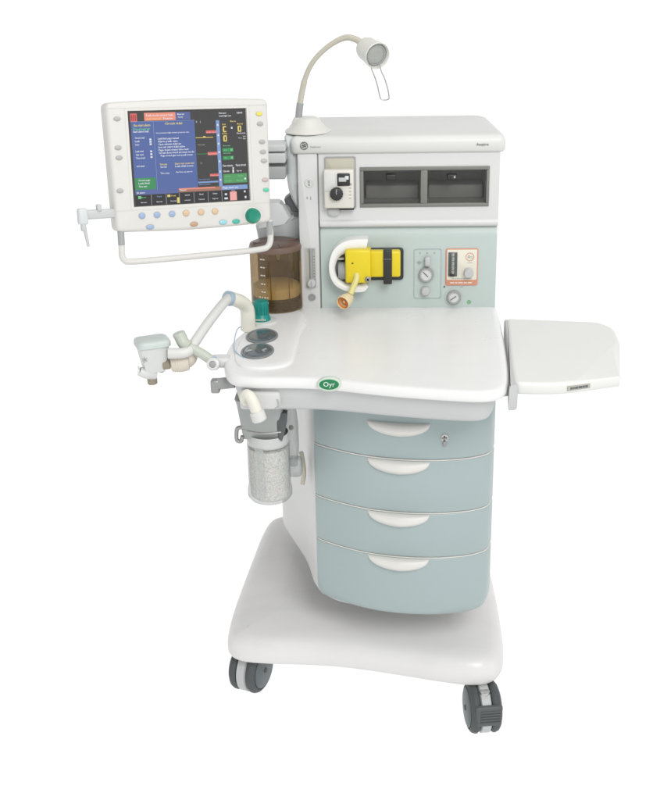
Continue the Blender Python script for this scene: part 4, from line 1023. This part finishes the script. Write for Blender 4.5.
# --- buttons, dial
def button(x, z, rx, rz, m):
    g = P(); g.add(loft(ell(x, z, rx, rz, 24), [(0, 0), (.0, .0018), (.0012, .0028), (rz * .6, .0034)], M=upright(0)), m)
    g.add(ring_plate(ell(x, z, rx + .0011, rz + .0011, 24), ell(x, z, rx, rz, 24), 0, -.0005), mat("button_ring", (.40, .39, .37), .5, .03, 30))
    mb(g, "button")
for x, z in ((-.1803, .097), (-.1829, .0287), (-.1822, .0049), (-.1856, -.0739)): button(x, z, .0080, .0048, BTNG)
for x, z, m in ((.1867, .0997, BTNY), (.1882, .0749, BTNG), (.1914, .0302, BTNG), (.1928, .0052, BTNG), (.1944, -.0174, BTNG), (.1948, -.0652, BTNR), (.1963, -.0905, BTNGR)): button(x, z, .0080, .0048, m)
for x, m in ((-.1349, BTNB), (-.0966, BTNB), (-.0579, BTNB), (-.0214, BTNT), (.0181, BTNT), (.0552, BTNT)): button(x, -.137, .0080, .0074, m)
for x, m in ((-.1164, BTNB), (-.0022, BTNTD), (.0751, BTNC), (.1101, BTNTG)): button(x, -.1655, .0100, .0058, m)
g = P(); prof = [(0, 0), (.0195, 0), (.0195, .004), (.018, .006), (.0175, .017), (.0155, .0195), (.010, .018), (0, .0172)]
g.add(lathe(prof, 36, axis_M((.1545, 0, -.1535), (0, -1, 0))), TEALD); g.add(lathe([(.0195, 0), (.0225, 0), (.0215, .0015), (.0195, .002)], 36, axis_M((.1545, 0, -.1535), (0, -1, 0))), MONW); mb(g, "dial_knob")
# --- handle bar
hy = .012
g = P(); g.add(tube([(-.1880, hy, -.172), (-.1885, hy, -.21), (-.1890, hy, -.232), (-.1840, hy, -.2435), (-.172, hy, -.2480), (-.12, hy, -.249), (0, hy, -.247), (.12, hy, -.2445), (.182, hy, -.2415), (.199, hy, -.236), (.2065, hy, -.222), (.2075, hy, -.20), (.2065, hy, -.168)], .0078, 16), MONW); hb_ = mb(g, "handle_bar")
g = P()
for x in (-.188, .2065):
    g = P(); g.add(tube([(x, hy, -.172), (x - .0003, hy, -.206)], .0084, 16, False), GREY); mb(g, "handle_sleeve", hb_)
# --- clip rail at the left
g = P(); g.add(rbox(-.283, -.196, .006, .024, -.1385, -.116, .004), LGREY); g.add(rbox(-.2440, -.2330, .002, .020, -.120, -.1035, .003), LGREY)
g.add(rbox(-.2915, -.268, .0, .022, -.150, -.111, .005), SIDEW); cr = mb(g, "clip_rail")
g = P(); g.add(tube([(-.2790, .008, -.150), (-.2760, .006, -.175), (-.2725, .004, -.2035)], lambda t: .0052 - .002 * t, 10), LGREY); g.add(rbox(-.286, -.274, .002, .016, -.166, -.146, .003), LGREY); mb(g, "clip_prong", cr)
# mount at the back, reaching the arm
g = P(); g.add(rbox(-.06, .10, .084, .115, -.07, .05, .01), GREY); mb(g, "rear_mount")

# ================================================================ light
w = bpy.data.worlds.new("World"); S.world = w; w.use_nodes = True
nt = w.node_tree; bg = nt.nodes["Background"]
tc = nt.nodes.new("ShaderNodeTexCoord"); sx = nt.nodes.new("ShaderNodeSeparateXYZ"); nt.links.new(tc.outputs["Generated"], sx.inputs[0])
def mrange(sock, a, b, c, d):
    m_ = nt.nodes.new("ShaderNodeMapRange"); m_.inputs[1].default_value = a; m_.inputs[2].default_value = b; m_.inputs[3].default_value = c; m_.inputs[4].default_value = d
    nt.links.new(sock, m_.inputs[0]); return m_.outputs[0]
side = mrange(sx.outputs[0], -.8, .8, .46, .86)     # shaped world light: bright below to whiten the floor, dimmer left for shading
low = mrange(sx.outputs[2], .16, .42, 1, 0)
mm = nt.nodes.new("ShaderNodeMix"); mm.data_type = 'FLOAT'
nt.links.new(low, mm.inputs[0]); nt.links.new(side, mm.inputs[2]); mm.inputs[3].default_value = 1.14
nt.links.new(mm.outputs[0], bg.inputs[1]); bg.inputs[0].default_value = (1, 1, 1, 1)
def area(name, loc, tgt, sx, sy, e, col=(1, 1, 1)):
    l = bpy.data.lights.new(name, 'AREA'); l.shape = 'RECTANGLE'; l.size = sx; l.size_y = sy; l.energy = e; l.color = col
    o = bpy.data.objects.new(name, l); COL.objects.link(o)
    o.matrix_basis = axis_M(Vector(loc), Vector(loc) - Vector(tgt)); return o
area("top_fill", (.2, -.6, 4.4), (0, -.2, .8), 2.4, 2.0, 28, (1, .995, .985))  # added overhead light to brighten the worktop and other top faces
area("softbox_key", (1.1, -3.7, 3.7), (0, -.2, .6), 1.7, 1.7, 105, (1, .993, .98))

S.view_settings.view_transform = 'Standard'; S.view_settings.look = 'None'
S.view_settings.exposure = 0; S.view_settings.gamma = 1
S.cycles.max_bounces = 10; S.cycles.transparent_max_bounces = 24
S.cycles.use_denoising = True
